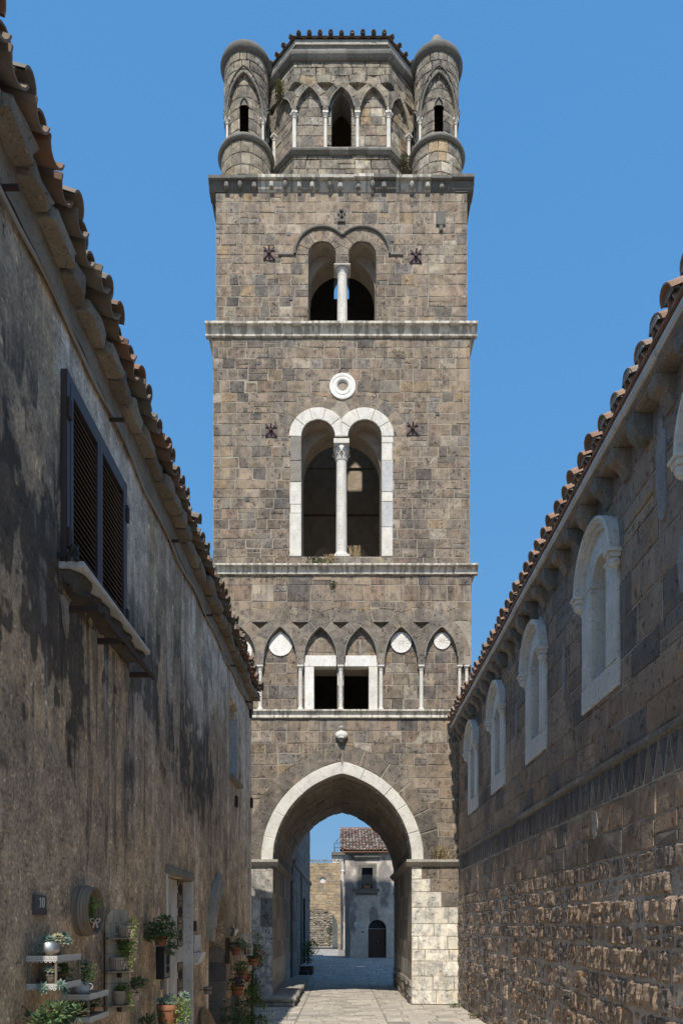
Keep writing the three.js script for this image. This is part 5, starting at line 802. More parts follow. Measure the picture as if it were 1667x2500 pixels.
// ledge along the left side of the passage
{
  const r = rng(71), L = thing('stone_ledge', 'low stone ledge along the left side of the passage', 'ledge', [-1.5, 0, -22]);
  const x1 = -1.16, z0 = -18.72, z1 = -27.2, h = .24;
  part('rubble_core', merge([box(-1.76, x1 - .03, -.02, h - .06, z1, z0 - .03), box(-2.5, -1.77, -.02, h - .06, -19.27, z0 - .03)]), M.mortarDark, L);
  for (const [fr, a, b] of [[frame(V(x1, 0, 0), V(0, 0, -1), V(1, 0, 0)), -z0, -z1], [frame(V(0, 0, z0), V(1, 0, 0), V(0, 0, 1)), -2.5, x1]]) for (const p of courses(r, a, b, 0, h - .06, { h: [.085, .11], w: [.16, .34], joint: .02, jit: .01, split: 0 })) part('stone', roughBlock(p, (r() - .5) * .03, -.04, fr, (x, y) => [x, y], pick(r, [[T(.30, .275, .23), 3], [T(.24, .22, .19), 2], [T(.35, .32, .28), 1]]), r, { N: 3, amp: .012 }), M.stone, L);
  let z = z0 + .02; while (z > z1) { const z2 = Math.max(z1, z - ri(r, .5, .9)); const flat = new THREE.Matrix4().makeBasis(V(1, 0, 0), V(0, 0, -1), V(0, 1, 0)); part('coping_stone', block(rectP(-1.755, x1 + .03 + (r() - .5) * .04, -z + .006, -z2 - .006), h + (r() - .5) * .02, h - .08, flat, (a, b) => [a, b], T(.33, .305, .265).map(v => v * 1), r, { bev: .02, rough: .02 }), M.stone, L); z = z2; }
  part('coping_stone', block(rectP(-2.5, -1.76, 18.70, 19.26), h - .01, h - .08, new THREE.Matrix4().makeBasis(V(1, 0, 0), V(0, 0, -1), V(0, 1, 0)), (a, b) => [a, b], T(.34, .31, .27), r, { bev: .02, rough: .02 }), M.stone, L);
  const R = thing('stone_plinth', 'rough low plinth along the right side of the passage', 'plinth', [1.75, 0, -22]);
  for (const p of courses(r, -25.7, -19.35, 0, .62, { h: [.16, .24], w: [.3, .6], joint: .02 })) part('stone', roughBlock(p, .03 + r() * .05, -.02, frame(V(AX + 1.77, 0, 0), V(0, 0, 1), V(-1, 0, 0)), (x, y) => [x, y], pick(r, [[T(.26, .235, .2), 2], [T(.33, .3, .26), 1]]), r, { N: 4, amp: .02 }), M.stone, R);
}
// ---------------------------------------------------------------- beyond the passage
const fr7 = rng(909);
// stone building on the left beyond the tower
{
  const X = -1.66, z0 = -25.86, z1 = -40, b = thing('stone_building', 'dark block of squared stone just beyond the tower passage', 'building', [X - 2, 0, -33]);
  const f = frame(V(X, 0, 0), V(0, 0, -1), V(1, 0, 0)); part('wall', box(X - 4, X - .012, -.1, 8.4, z1, z0 - .02), M.mortarDark, b);
  const list = pile(); for (const p of courses(fr7, 25.9, 40, 0, 8.4, { h: [.28, .4], w: [.5, .95], joint: .02 })) list.push({ geo: block(p, (fr7() - .4) * .02, -.03, f, (x, y) => [x, y], pick(fr7, [[T(.17, .155, .14), 3], [T(.21, .185, .16), 2], [T(.14, .13, .125), 2]]), fr7, { bev: .012 }), mat: M.stone, parent: b, w: area(p) * 1e4 / Math.pow(p[0][0], 3) });
  const e = frame(V(0, 0, z1 + .0), V(-1, 0, 0), V(0, 0, -1)); settle(list, 120, 'stone', 'stonework');
  part('string_course', sweep([[-.02, 4.12], [.06, 4.14], [.10, 4.2], [.10, 4.28], [-.02, 4.3]], 25.9, 40.02, f), M.trim, b); part('pilaster', box(X - .3, X + .07, 0, 4.12, -31.2, -30.7, .01), M.trimDark, b);
  part('downpipe', tube([V(X + .06, 0, -32.6), V(X + .06, 3.2, -32.6)], .045, 8), M.black, b);
}
// house with a roof of clay tiles
{
  const Z = -42, mp = 42 / FPX, X = px => (px - CX) * mp, Y = py => EYE + (CY - py) * mp, cxx = c => X(740 + .17 * c), cyy = c => Y(1980 + .17 * c);
  const h = thing('street_house', 'two storey plastered house with clay tile roof beyond the passage', 'house', [2, .2, Z]);
  const x0 = cxx(605), x1 = 5.4, ye = 6.28, f = frame(V(0, 0, Z), V(1, 0, 0), V(0, 0, 1));
  const wx0 = cxx(842), wx1 = cxx(1000), wy0 = cyy(1115), wy1 = cyy(815), dx0 = cxx(937), dx1 = cxx(1195), dm = (dx0 + dx1) / 2, dr = (dx1 - dx0) / 2, ds = cyy(1690);
  part('wall', extrudeShape(rectP(x0, x1, .1, ye), [rectP(wx0, wx1, wy0, wy1), archP(dm, .24, ds, dr, 12)], -.35, 0, f), M.farPlaster, h); part('back_wall', box(x0, x1, .1, ye, Z - 5.2, Z - 4.9), M.farPlaster, h);
  part('side_wall', extrudeShape([[-.35, .1], [-4.9, .1], [-4.9, ye], [-2.6, ye + .98], [-.35, ye]].map(([a, b]) => [a, b]).reverse(), [], -.4, 0, frame(V(x0, 0, Z), V(0, 0, 1), V(-1, 0, 0))), M.farPlaster, h);
  part('quoin_patch', extrudeShape([[x0 - .001, .1], [x0 + .25, .1], [x0 + .32, 1.4], [x0 + .2, 2.6], [x0 + .3, 3.4], [x0 - .001, 3.9]], [], 0, .006, f), M.trim, h);
  // window
  const w = part('window_surround', extrudeShape(rectP(cxx(775), cxx(1060), wy0, cyy(752)), [rectP(wx0, wx1, wy0 + .002, wy1)], -.2, .05, f), M.trim, h);
  part('window_moulding', extrudeShape(rectP(cxx(800), cxx(1035), wy0 + .002, cyy(775)), [rectP(wx0 + .002, wx1 - .002, wy0 + .004, wy1 - .002)], .05, .075, f), M.trimDark, w);
  part('glass', box(wx0 - .02, wx1 + .02, wy0 - .02, wy1 + .02, Z - .25, Z - .22), M.glassDark, w); part('cornice', sweep([[0, cyy(695)], [.10, cyy(690)], [.18, cyy(665)], [.2, cyy(645)], [0, cyy(640)]], cxx(735), cxx(1105), f), M.trim, w);
  part('sill', sweep([[0, cyy(1150)], [.15, cyy(1145)], [.2, cyy(1122)], [0, cyy(1116)]], cxx(735), cxx(1100), f), M.trim, w); part('sill', sweep([[0, cyy(1205)], [.08, cyy(1200)], [.12, cyy(1180)], [0, cyy(1170)]], cxx(755), cxx(1065), f), M.trimDark, w);
  // door
  const d = part('door', box(dx0, dx1, .24, ds - .03, Z - .24, Z - .2), M.woodDark, h); for (const [a, b] of [[dx0 + .02, dm - .012], [dm + .012, dx1 - .02]]) for (let i = 0; i < 11; i++) { const ya = .26 + (ds - .31) * i / 11; part('door_board', box(a, b, ya + .008, ya + (ds - .31) / 11 - .008, Z - .2, Z - .175, .006), M.doorBrown, d); }
  part('transom', box(dx0, dx1, ds - .03, ds + .02, Z - .24, Z - .16), M.trim, d); part('fanlight', extrudeShape(archP(dm, ds + .01, ds + .012, dr, 12).slice(2), [], -.24, -.22, f), M.glassDark, d); part('door_knob', uvBox(new THREE.SphereGeometry(.03, 8, 6).translate(dm + .06, 1.15, Z - .16)), M.tin, d);
  part('door_step', box(dx0 - .1, dx1 + .1, .15, .25, Z - .1, Z + .12, .02), M.trim, h);
  const pl = part('plaque', box(cxx(735), cxx(845), cyy(1668), cyy(1598), Z, Z + .03, .004), M.white, h); 
  for (let i = 0; i < 3; i++) part('printed_line', box(cxx(752 + 6 * i), cxx(830 - 8 * i), cyy(1655) + .045 * i, cyy(1655) + .045 * i + .012, Z + .029, Z + .032), M.printBlue, pl);
  part('number_tile', box(cxx(1280), cxx(1308), cyy(1666), cyy(1632), Z, Z + .02, .004), M.white, h);
  for (const [a, b] of [[1303, 1190], [857, 1735]]) part('wall_vent', uvBox(new THREE.CylinderGeometry(.05, .05, .03, 10).rotateX(Math.PI / 2).translate(cxx(a), cyy(b), Z + .002)), M.black, h);
  // roof of barrel tiles
  const pitch = Math.atan2(1.78, 4.3), tiles = []; let n = 0;
  const ry = z => ye - .15 + (.34 - z) * Math.tan(pitch); part('roof_deck', sweep([[.34, ry(.34) - .06], [.34, ry(.34)], [-4.3, ry(-4.3)], [-4.3, ry(-4.3) - .06]], x0 - .28, x1 + .2, f), M.rustStrip, h);
  for (let x = x0 - .22; x < x1 + .2; x += .185) for (let row = 0; row < 13; row++) { const g = new THREE.CylinderGeometry(.070, .098, .42, 7, 1, true, 0, Math.PI); g.rotateY(-Math.PI / 2); g.rotateX(-Math.PI / 2 + pitch - .05); const t = row * .345; g.translate(x + (fr7() - .5) * .02, ry(.36 - .21 * Math.cos(pitch) - t * Math.cos(pitch)) + .02 + (fr7() - .5) * .015, Z + .36 - .21 * Math.cos(pitch) - t * Math.cos(pitch)); tiles.push(tintGeo(uvBox(g), pick(fr7, [[[.40, .24, .17], 3], [[.27, .17, .125], 3], [[.48, .37, .30], 3], [[.24, .19, .155], 2], [[.52, .44, .37], 2]]))); n++; }
  part('roof_tiles', merge(tiles), M.terra, h, { kind: 'stuff' });
  part('eave_board', box(x0 - .1, x1, ye - .24, ye - .10, Z, Z + .16, .02), M.trimDark, h);
  // wall lamp, pipe
  part('wall_lamp', merge([uvBox(new THREE.CylinderGeometry(.05, .16, .12, 12).translate(x0 - .12, 5.86, Z - .1)), bar(V(x0, 5.95, Z - .1), V(x0 - .14, 5.92, Z - .1), .03, .03)]), M.white, h); part('wall_lamp', uvBox(new THREE.CylinderGeometry(.04, .14, .1, 12).translate(x0 - .14, 5.1, Z - .1)), M.white, h);
  part('downpipe', tube([V(x0 - .05, 4.2, Z - .15), V(x0 - .05, 5.9, Z - .15)], .035, 8), M.cable, h);
  const bx = thing('flower_box', 'terracotta trough of plants in the upper window of the street house', 'planter', [(cxx(870) + cxx(970)) / 2, wy0 + .002, Z + .02]);
  part('trough', box(cxx(870), cxx(970), wy0 + .003, cyy(1070), Z - .12, Z + .04, .01), M.pot, bx); part('foliage', foliage(V((cxx(870) + cxx(970)) / 2, cyy(1045), Z - .04), .17, .09, .07, 60, .06, GREEN, fr7), M.leaf, bx, { kind: 'stuff' });
}
// terrace with an iron railing further back
{
  const Z = -58.5, mp = 58.5 / FPX, cxx = c => (740 + .17 * c - CX) * mp, cyy = c => EYE + (CY - 1980 - .17 * c) * mp, t = thing('roof_terrace', 'roof terrace with thin dark iron railing beside the tiled house', 'terrace', [-.4, 0, Z]);
  part('wall', box(cxx(425), cxx(620), .1, cyy(640), Z - 5, Z), M.farPlaster, t); part('terrace_slab', box(cxx(412), cxx(620), cyy(640), cyy(590), Z - 5, Z + .25, .03), M.trimDark, t);
  const ya = cyy(590), yb = cyy(462); for (let i = 0; i < 6; i++) { const z = Z - i * .9; part('post', bar(V(cxx(450), ya, z), V(cxx(450), yb, z), .04, .04), M.black, t); } for (const y of [yb, (ya + yb) / 2, ya + .15]) part('rail', bar(V(cxx(450), y, Z), V(cxx(450), y, Z - 4.6), .03, .03), M.black, t); for (const y of [yb, (ya + yb) / 2]) part('rail', bar(V(cxx(450), y, Z), V(cxx(610), y, Z), .03, .03), M.black, t);
  part('pergola_bar', bar(V(cxx(450), yb, Z), V(cxx(540), cyy(370), Z), .03, .03), M.black, t); part('post', bar(V(cxx(495), ya, Z), V(cxx(495), cyy(415), Z), .03, .03), M.black, t); part('post', bar(V(cxx(538), ya, Z), V(cxx(538), cyy(370), Z), .03, .03), M.black, t);
}
// yellow tuff wall with a low arch, and what shows through it
{
  const Z = -56, mp = 56 / FPX, cxx = c => (740 + .17 * c - CX) * mp, cyy = c => EYE + (CY - 1980 - .17 * c) * mp, x0 = -4.4, x1 = cxx(540), f = frame(V(0, 0, Z), V(1, 0, 0), V(0, 0, 1)), g = thing('arched_gate_wall', 'yellow brown tuff wall over a low round archway at the street end', 'wall', [-2, .2, Z]);
  const am = cxx(228), r = cxx(500) - am, sp = cyy(1405) - r, op = archP(am, .1, sp, r, 14), oc = []; for (let i = 0; i < 14; i++) { const a = i / 14 * 2 * Math.PI; oc.push([cxx(285) + .235 * Math.cos(a), cyy(990) + .235 * Math.sin(a)]); }
  const top = cyy(745); const w = part('wall', extrudeShape([[x0, .05], [am - r, .05], ...op.slice(2).reverse(), [am + r, .05], [x1, .05], [x1, top], [x0, top]], [oc], -1.6, -.012, f), M.core, g);
  const list = pile(); for (const p of courses(fr7, x0, x1, .2, top, { h: [.2, .28], w: [.3, .5], joint: .022, jit: .012, cut: [op, oc] })) list.push({ geo: block(p, (fr7() - .4) * .02, -.03, f, (x, y) => [x, y], pick(fr7, [[T(.37, .27, .16), 4], [T(.33, .245, .15), 3], [T(.40, .31, .19), 2], [T(.28, .22, .155), 2]]), fr7, { bev: .012 }), mat: M.stone, parent: w, w: area(p) }); settle(list, 200, 'stone', 'stonework');
  part('niche', uvBox(new THREE.CylinderGeometry(.24, .24, .04, 20).rotateX(Math.PI / 2).translate(cxx(285), cyy(990), Z - .16)), M.white, w);
  for (let i = 0; i < 9; i++) roofTile(g, V(cxx(120) + i * .29, top + .03, Z + .05), 0, .35, .5, .12, fr7, true, 'coping_tile', [[[.25, .2, .15], 1], [[.2, .17, .14], 1]]);
  const rb = thing('rubble_wall', 'rough sunlit rubble wall seen through the far archway', 'wall', [-1.5, .2, -66]); part('wall', box(-5, 3, .1, 5.5, -67, -66.06), M.mortarDark, rb);
  const fr = frame(V(0, 0, -66), V(1, 0, 0), V(0, 0, 1)); const l2 = pile(); for (const p of courses(fr7, -3.6, .2, .1, 4.2, { h: [.14, .26], w: [.16, .38], joint: .04, jit: .03, split: .2 })) l2.push({ geo: roughBlock(p, (fr7() - .5) * .12, -.08, fr, (x, y) => [x, y], pick(fr7, [[T(.30, .25, .18), 3], [T(.22, .19, .15), 2], [T(.36, .31, .24), 2]]), fr7, { N: 3, amp: .04 }), mat: M.stone, parent: rb, w: area(p) }); settle(l2, 120, 'stone', 'stonework');
  const iv = thing('wall_creeper', 'small green creeper on the rubble wall', 'plant', [-1.0, 1.2, -65.9]); part('foliage', foliage(V(-1.0, 1.75, -65.85), .3, .5, .1, 120, .09, GREEN, fr7), M.leaf, iv, { kind: 'stuff' }); part('stem', tube([V(-1.0, .3, -65.9), V(-1.02, 1.2, -65.88), V(-.95, 2.0, -65.86)], .03, 6), M.twig, iv);
}
// planters beside the stone building
{
  const b = thing('planter_box', 'dark stepped planter box against the stone building', 'planter', [-1.35, gy(-31), -31]); part('box', box(-1.62, -1.15, gy(-31), gy(-31) + .34, -31.8, -30.2, .01), M.woodDark, b); part('step', box(-1.62, -1.30, gy(-30), gy(-30) + .2, -30.19, -29.5, .01), M.black, b); part('rim', box(-1.64, -1.13, gy(-31) + .342, gy(-31) + .37, -31.85, -30.17, .008), M.marbleGrey, b);
  const s = thing('leafy_shrub', 'bushy dark green shrub growing in the stepped planter', 'shrub', [-1.35, gy(-31) + .37, -31]); part('foliage', foliage(V(-1.30, gy(-31) + .95, -31.1), .36, .5, .55, 420, .10, GREEN, fr7), M.leaf, s, { kind: 'stuff' }); part('stem', tube([V(-1.38, gy(-31) + .3, -31), V(-1.36, 1.2, -31.1)], .03, 6), M.twig, s);
}
// ---------------------------------------------------------------- pots, shelves and small things along the house wall
const pr = rng(4242);
const W1 = (cx, cy, d) => { const q = onHouse(60 + .2168 * cx, 2150 + .2168 * cy, d); return hp(q.u, q.y, d); }, W2 = (cx, cy, d) => { const q = onHouse(340 + .2168 * cx, 2100 + .2168 * cy, d); return hp(q.u, q.y, d); };
const potShape = (r, h, taper = .72) => [[0, 0], [r * taper, 0], [r * (taper + (1 - taper) * .8), h * .78], [r * .98, h * .79], [r * 1.04, h * .81], [r * 1.04, h], [r * .9, h], [r * .86, h * .86], [0, h * .86]];
function bow(c, s) { const L = []; for (const k of [-1, 1]) { const g = new THREE.TorusGeometry(s * .5, s * .17, 5, 10); g.scale(1, .62, .55); g.rotateZ(k * .45); g.translate(k * s * .5, s * .12, 0); L.push(g); const t = new THREE.BoxGeometry(s * .3, s * 1.1, s * .06); t.rotateZ(k * .35); t.translate(k * s * .28, -s * .6, s * .05); L.push(t); } L.push(new THREE.SphereGeometry(s * .2, 8, 6)); const g = merge(L.map(x => uvBox(x))); g.rotateY(.9); g.translate(c.x, c.y, c.z); return uvBox(g); }
// base = middle of the pot's underside
function potted(label, base, r, h, mat, plants, { name = 'potted_plant', ribs = 0, ribbon = null, shape = null, group = null, ring = null } = {}) {
  const t = thing(name, label, 'potted plant', [base.x, base.y, base.z], group); const prof = shape || potShape(r, h);
  const p = part('pot', lathe(prof, base.x, base.y, base.z, 18), mat, t); part('soil', uvBox(new THREE.CylinderGeometry(r * .86, r * .86, .01, 14).translate(base.x, base.y + h * .88, base.z)), M.twig, t);
  if (ribs) for (let i = 0; i < ribs; i++) { const a = i / ribs * 6.283; part('rib', bar(V(base.x + r * .76 * Math.cos(a), base.y + .004, base.z + r * .76 * Math.sin(a)), V(base.x + r * .97 * Math.cos(a), base.y + h * .78, base.z + r * .97 * Math.sin(a)), r * .12, r * .12), mat, p); }
  for (const g of plants) part(g.nm || 'foliage', g.geo || g, g.mat || M.leaf, t, { kind: 'stuff' });
  if (ribbon) part('bow', bow(ribbon[0], ribbon[1]), M.ribbon, t);
  if (ring) { const q = base.clone(); part('wall_ring', merge([uvBox(new THREE.TorusGeometry(r * .92, .006, 5, 18).rotateX(Math.PI / 2).translate(q.x, q.y + h * .6, q.z)), bar(V(q.x - r * .9, q.y + h * .6, q.z), V(q.x - ring, q.y + h * .6, q.z), .01, .012)]), M.iron, t); }
  return t;
}
const up = (b, x, y, z) => V(b.x + x, b.y + y, b.z + z);
// number tile
{
  const a = W1(90, 385, .0), b = W1(215, 180, 0), ua = onHouse(60 + .2168 * 92, 0).u, ub = onHouse(60 + .2168 * 214, 0).u; const t = thing('house_number_tile', 'grey stone tile with number 10 on the plastered wall', 'sign', [a.x, a.y, a.z]);
  const y0 = a.y, y1 = a.y + .135; part('tile', box(ua, ub, y0, y1, -.005, .028, .004).applyMatrix4(hF), M.slate, t); part('lower_band', box(ua + .003, ub - .003, y0 + .004, y0 + .038, .02, .0315, .001).applyMatrix4(hF), M.slateDark, t);
  const font = await new FontLoader().loadAsync('fonts/droid/droid_serif_regular.typeface.json'); const g = new TextGeometry('10', { font, size: .062, depth: .004, curveSegments: 5, bevelEnabled: false }); g.computeBoundingBox(); const bb = g.boundingBox; g.translate(-(bb.max.x + bb.min.x) / 2, 0, 0); g.scale(.95, 1.08, 1); g.translate((ua + ub) / 2, y0 + .052, .0275); g.applyMatrix4(hF); part('numeral', uvBox(g), M.white, t);
}
// wooden sieve hoop
{
  const c = W1(815, 340, .13), R = .187, dep = .13, t = thing('wooden_hoop', 'round wooden sieve hoop hung on the wall as a niche', 'hoop', [c.x, c.y, c.z]); const q = onHouse(60 + .2168 * 815, 2150 + .2168 * 340, .13);
  const ringG = (r0, r1, a, b) => { const g = new THREE.LatheGeometry([[r0, a], [r1, a], [r1, b], [r0, b], [r0, a]].map(p => new THREE.Vector2(...p)), 44); g.rotateX(Math.PI / 2); g.translate(q.u, q.y, 0); g.applyMatrix4(hF); return uvBox(clean(g)); };
  const fix = (r0, r1, a, b) => { const g = ringG(r0, r1, a, b); g.computeVertexNormals(); return g; };
  part('hoop_band', fix(R - .012, R, .002, dep), M.wood, t); part('outer_band', fix(R, R + .012, .004, dep * .52), M.wood, t); part('back_board', uvBox(new THREE.CylinderGeometry(R - .012, R - .012, .012, 36).rotateX(Math.PI / 2).translate(q.u, q.y, .01).applyMatrix4(hF)), M.woodDark, t);
  const b = hp(q.u - .0, q.y - R + .035, .085); potted('small orange pot with a bow standing inside the wooden hoop', b, .036, .075, M.pot, [foliage(up(b, .02, .11, .01), .05, .06, .05, 90, .028, LIME, pr), foliage(up(b, .03, .21, .02), .055, .045, .05, 110, .028, LIME, pr)], { ribbon: [up(b, .045, .07, .03), .045] });
}
// round topped board with shelves, set askew so that it faces down the street
{
  const q0 = onHouse(254, 0), R0_ = hOut.clone().multiplyScalar(.75).addScaledVector(hDir, .66).normalize(), O_ = hOut.clone().multiplyScalar(.66).addScaledVector(hDir, -.75).normalize(), rF = frame(hp(q0.u, 0, .01), R0_, O_), W = .217, hw = W / 2, um = hw;
  const yOf = cy => EYE + (CY - 2150 - .2168 * cy) / FPX * 6.5, yt = yOf(320), yb = yOf(1490), top = yt - hw;
  const o = V(um, yb, 0).applyMatrix4(rF), t = thing('plant_rack', 'weathered round topped wooden rack with three small shelves', 'rack', [o.x, yb, o.z]);
  let y = yb; while (y < top - .01) { const y2 = Math.min(top, y + .085); part('board', box(0, W, y + .0015, y2 - .0015, 0, .02, .003).applyMatrix4(rF), M.woodPale, t); y = y2; }
  part('board', extrudeShape(archP(um, top, top + .001, hw, 16).slice(2), [], 0, .02, rF), M.woodPale, t);
  part('back_brace', box(.0, .02, yb, top - .1, -.07, -.001).applyMatrix4(rF), M.woodDark, t);
  const sy = [yOf(640), yOf(1012), yOf(1395)]; sy.forEach((v, i) => { part('shelf', box(-.02 + i * -.01, W - .01, v - .014, v, .0205, .135, .003).applyMatrix4(rF), M.wood, t); part('shelf_bracket', box(um - .008, um + .008, v - .06, v - .0145, .0205, .09).applyMatrix4(rF), M.woodDark, t); });
  const at = (x, y, z) => V(x, y + .001, z).applyMatrix4(rF); const g2 = (b, x, y, z) => b.clone().addScaledVector(R0_, x).addScaledVector(O_, z).add(V(0, y, 0));
  let b = at(.145, sy[0], .075); potted('ribbed pale pot on the top shelf of the rack', b, .058, .10, M.potPale, [foliage(g2(b, .08, .10, .0), .045, .07, .045, 60, .028, LIME, pr), foliage(g2(b, .07, .02, .05), .03, .06, .03, 40, .026, LIME, pr)], { ribs: 18, ribbon: [g2(b, .045, .05, .05), .034] });
  b = at(.08, sy[1], .075); potted('ribbed pot of bright green leaves on the middle rack shelf', b, .060, .115, M.potPale, [foliage(g2(b, .06, .175, .0), .085, .085, .07, 380, .028, LIME, pr, { clump: 9 }), foliage(g2(b, .13, .20, -.04), .05, .05, .05, 80, .026, PALE, pr), foliage(g2(b, .09, .06, .05), .03, .06, .03, 50, .026, LIME, pr)], { ribs: 18, ribbon: [g2(b, .05, .06, .05), .042] });
  b = at(.10, sy[2], .07); potted('slatted pot with green leaves on the lowest rack shelf', b, .052, .12, M.potPale, [foliage(g2(b, .02, .15, 0), .08, .05, .06, 200, .028, GREEN.concat(LIME), pr), foliage(g2(b, .08, .04, .03), .03, .07, .03, 60, .03, LIME, pr)], { ribs: 16 });
  b = W1(1225, 1335, .12); potted('pot wrapped in ribbons on the wall beside the rack', b, .056, .10, M.ribbon, [foliage(up(b, .02, .14, -.02), .11, .05, .12, 260, .03, GREEN, pr, { clump: 9 })], { ribbon: [up(b, .05, .04, .05), .045], ring: .14 });
}
// lace trimmed shelves
function laceShelf(label, u0, u1, yTop, yLow, d) {
  const o = hp(u0, yLow, 0), t = thing('lace_shelf', label, 'shelf', [o.x, o.y, o.z], null); const B = (a, b, c, e, f, g, m, n, bv = .002) => part(n, box(a, b, c, e, f, g, bv).applyMatrix4(hF), m, t);
  B(u0, u1, yTop - .012, yTop, 0, d, M.wood, 'board'); B(u0, u1, yLow - .012, yLow, 0, d, M.wood, 'board'); for (const [u, w] of [[u0 + .008, .01], [u1 - .008, .01]]) { B(u - .007, u + .007, yLow, yTop - .012, d - .016, d - .002, M.wood, 'post'); B(u - .007, u + .007, yLow, yTop - .012, .002, .016, M.wood, 'post'); }
  // lace: scalloped strip with real holes, on the near end and along the front
  const lace = (len, fr, y) => { const n = Math.max(3, Math.round(len / .028)), p = len / n, out = [[0, y + .002], [0, y - .03]]; for (let i = 0; i < n; i++) for (let k = 1; k <= 4; k++) { const a = k / 4; out.push([p * (i + a), y - .03 - .014 * Math.sin(Math.PI * a) + (k === 4 ? 0 : 0)]); } out.push([len, y + .002]); const holes = []; for (let i = 0; i < n; i++) { const c = p * (i + .5); const ho = (hx, hy, r, m) => { const q = []; for (let k = 0; k < m; k++) { const a = k / m * 6.283; q.push([hx + r * Math.cos(a), hy + r * Math.sin(a)]); } return q; }; holes.push(ho(c, y - .034, .0045, 6), ho(c - p * .26, y - .022, .0036, 5), ho(c + p * .26, y - .022, .0036, 5), ho(c, y - .013, .0036, 5), ho(p * (i + .04) + .0045, y - .009, .003, 5)); } return extrudeShape(out.reverse(), holes.map(h => h.reverse()), 0, .0018, fr); };
  for (const y of [yTop, yLow]) { part('lace_trim', lace(d, frame(hp(u0 - .003, 0, 0), hOut, hDir.clone().negate()), y), M.lace, t); part('lace_trim', lace(u1 - u0, frame(hp(u0, 0, d + .001), hDir, hOut), y), M.lace, t); }
  return t;
}
{
  const uA = onHouse(66.5, 0).u, uA1 = onHouse(198.8, 0, .2).u, yA = W1(375, 850, .2).y, yA2 = W1(375, 1165, .2).y; laceShelf('upper wooden shelf trimmed with white lace below number tile', uA, uA1, yA, yA2, .20);
  const uB = onHouse(153, 0).u, uB1 = onHouse(266, 0, .2).u, yB = W1(735, 1285, .2).y, yB2 = W1(730, 1545, .2).y; laceShelf('lower wooden shelf trimmed with lace under the enamel jug', uB, uB1, yB, yB2, .20);
  const at = (u, y, d) => hp(u, y + .003, d);
  let b = at(uA + .07, yA, .12); potted('round tin bowl of succulents on the upper lace shelf', b, .066, .085, M.tin, [rosette(up(b, .01, .1, .02), .05, BLUE, pr), rosette(up(b, .05, .11, -.02), .055, PALE, pr), rosette(up(b, -.03, .1, -.02), .05, BLUE, pr)].concat([foliage(up(b, -.03, .05, .06), .03, .03, .03, 26, .03, BLUE, pr)]), { shape: [[0, 0], [.05, .003], [.066, .03], [.068, .05], [.06, .085], [.052, .085], [.052, .078], [0, .078]] });
  b = at(uA + .28, yA, .10); potted('grey pot of orange tipped succulents on the upper lace shelf', b, .05, .065, M.trim, [rosette(up(b, .0, .09, .02), .06, PALE, pr), rosette(up(b, .05, .085, 0), .055, BLUE, pr), rosette(up(b, -.05, .10, -.03), .05, PALE, pr), rosette(up(b, .02, .12, -.05), .05, BLUE, pr)]);
  b = at(uA + .08, yA2, .13); potted('white pot with trailing blue green succulents inside the upper lace shelf', b, .04, .06, M.potPale, [rosette(up(b, .0, .085, .02), .055, BLUE, pr), rosette(up(b, .03, .085, .03), .045, PALE, pr), rosette(up(b, .085, -.01, .06), .05, BLUE, pr, V(.7, .5, .6)), rosette(up(b, -.02, -.03, .09), .055, BLUE, pr, V(.2, .4, 1)), rosette(up(b, .09, -.05, .02), .045, BLUE, pr, V(.9, .4, .3))]);
  b = at(uA + .29, yA2, .11); potted('dark leafy fern in the upper lace shelf', b, .045, .05, M.pot, [foliage(up(b, .03, .085, 0), .08, .06, .10, 170, .032, GREEN, pr, { clump: 7 })]);
  b = at(uB + .10, yB, .11); const jug = potted('white enamel jug planted with green leaves on the lower lace shelf', b, .052, .09, M.enamel, [foliage(up(b, .02, .15, -.02), .075, .09, .09, 200, .032, GREEN, pr, { clump: 8 }), foliage(up(b, -.02, .22, -.03), .03, .06, .03, 40, .03, BLUE, pr)], { shape: [[0, 0], [.04, 0], [.052, .02], [.055, .045], [.046, .075], [.05, .09], [.044, .09], [.04, .08], [0, .08]] }); part('handle', uvBox(new THREE.TorusGeometry(.024, .005, 6, 14).translate(b.x + .055, b.y + .05, b.z)), M.enamel, jug); part('saucer', lathe([[0, -.002], [.06, -.002], [.068, .006], [.06, .004], [0, .004]], b.x, b.y, b.z, 20), M.marbleGrey, jug);
  b = at(uB + .10, yB2, .12); potted('wide terracotta bowl in the lower lace shelf', b, .045, .05, M.pot, [foliage(up(b, 0, .07, 0), .04, .03, .04, 50, .025, GREEN, pr)]);
  b = at(uB + .27, yB2, .11); potted('terracotta pot with a leafy plant at the far end of the lower lace shelf', b, .042, .05, M.pot, [foliage(up(b, 0, .09, .02), .06, .05, .09, 150, .03, GREEN, pr)]);
}
// tall planter under the upper shelf
{ const v = W1(330, 1560, .25), b = V(v.x, .01, v.z); potted('bushy green plant in a tall urn under the lace shelves', b, .15, v.y - .10, M.trim, [foliage(up(v, 0, .0, 0), .17, .10, .16, 420, .05, GREEN, pr, { clump: 9 })], { shape: [[0, 0], [.14, 0], [.14, .08], [.09, .14], [.08, .3], [.13, .6], [.16, v.y - .12], [.17, v.y - .08], [.13, v.y - .08], [0, v.y - .12]] }); }
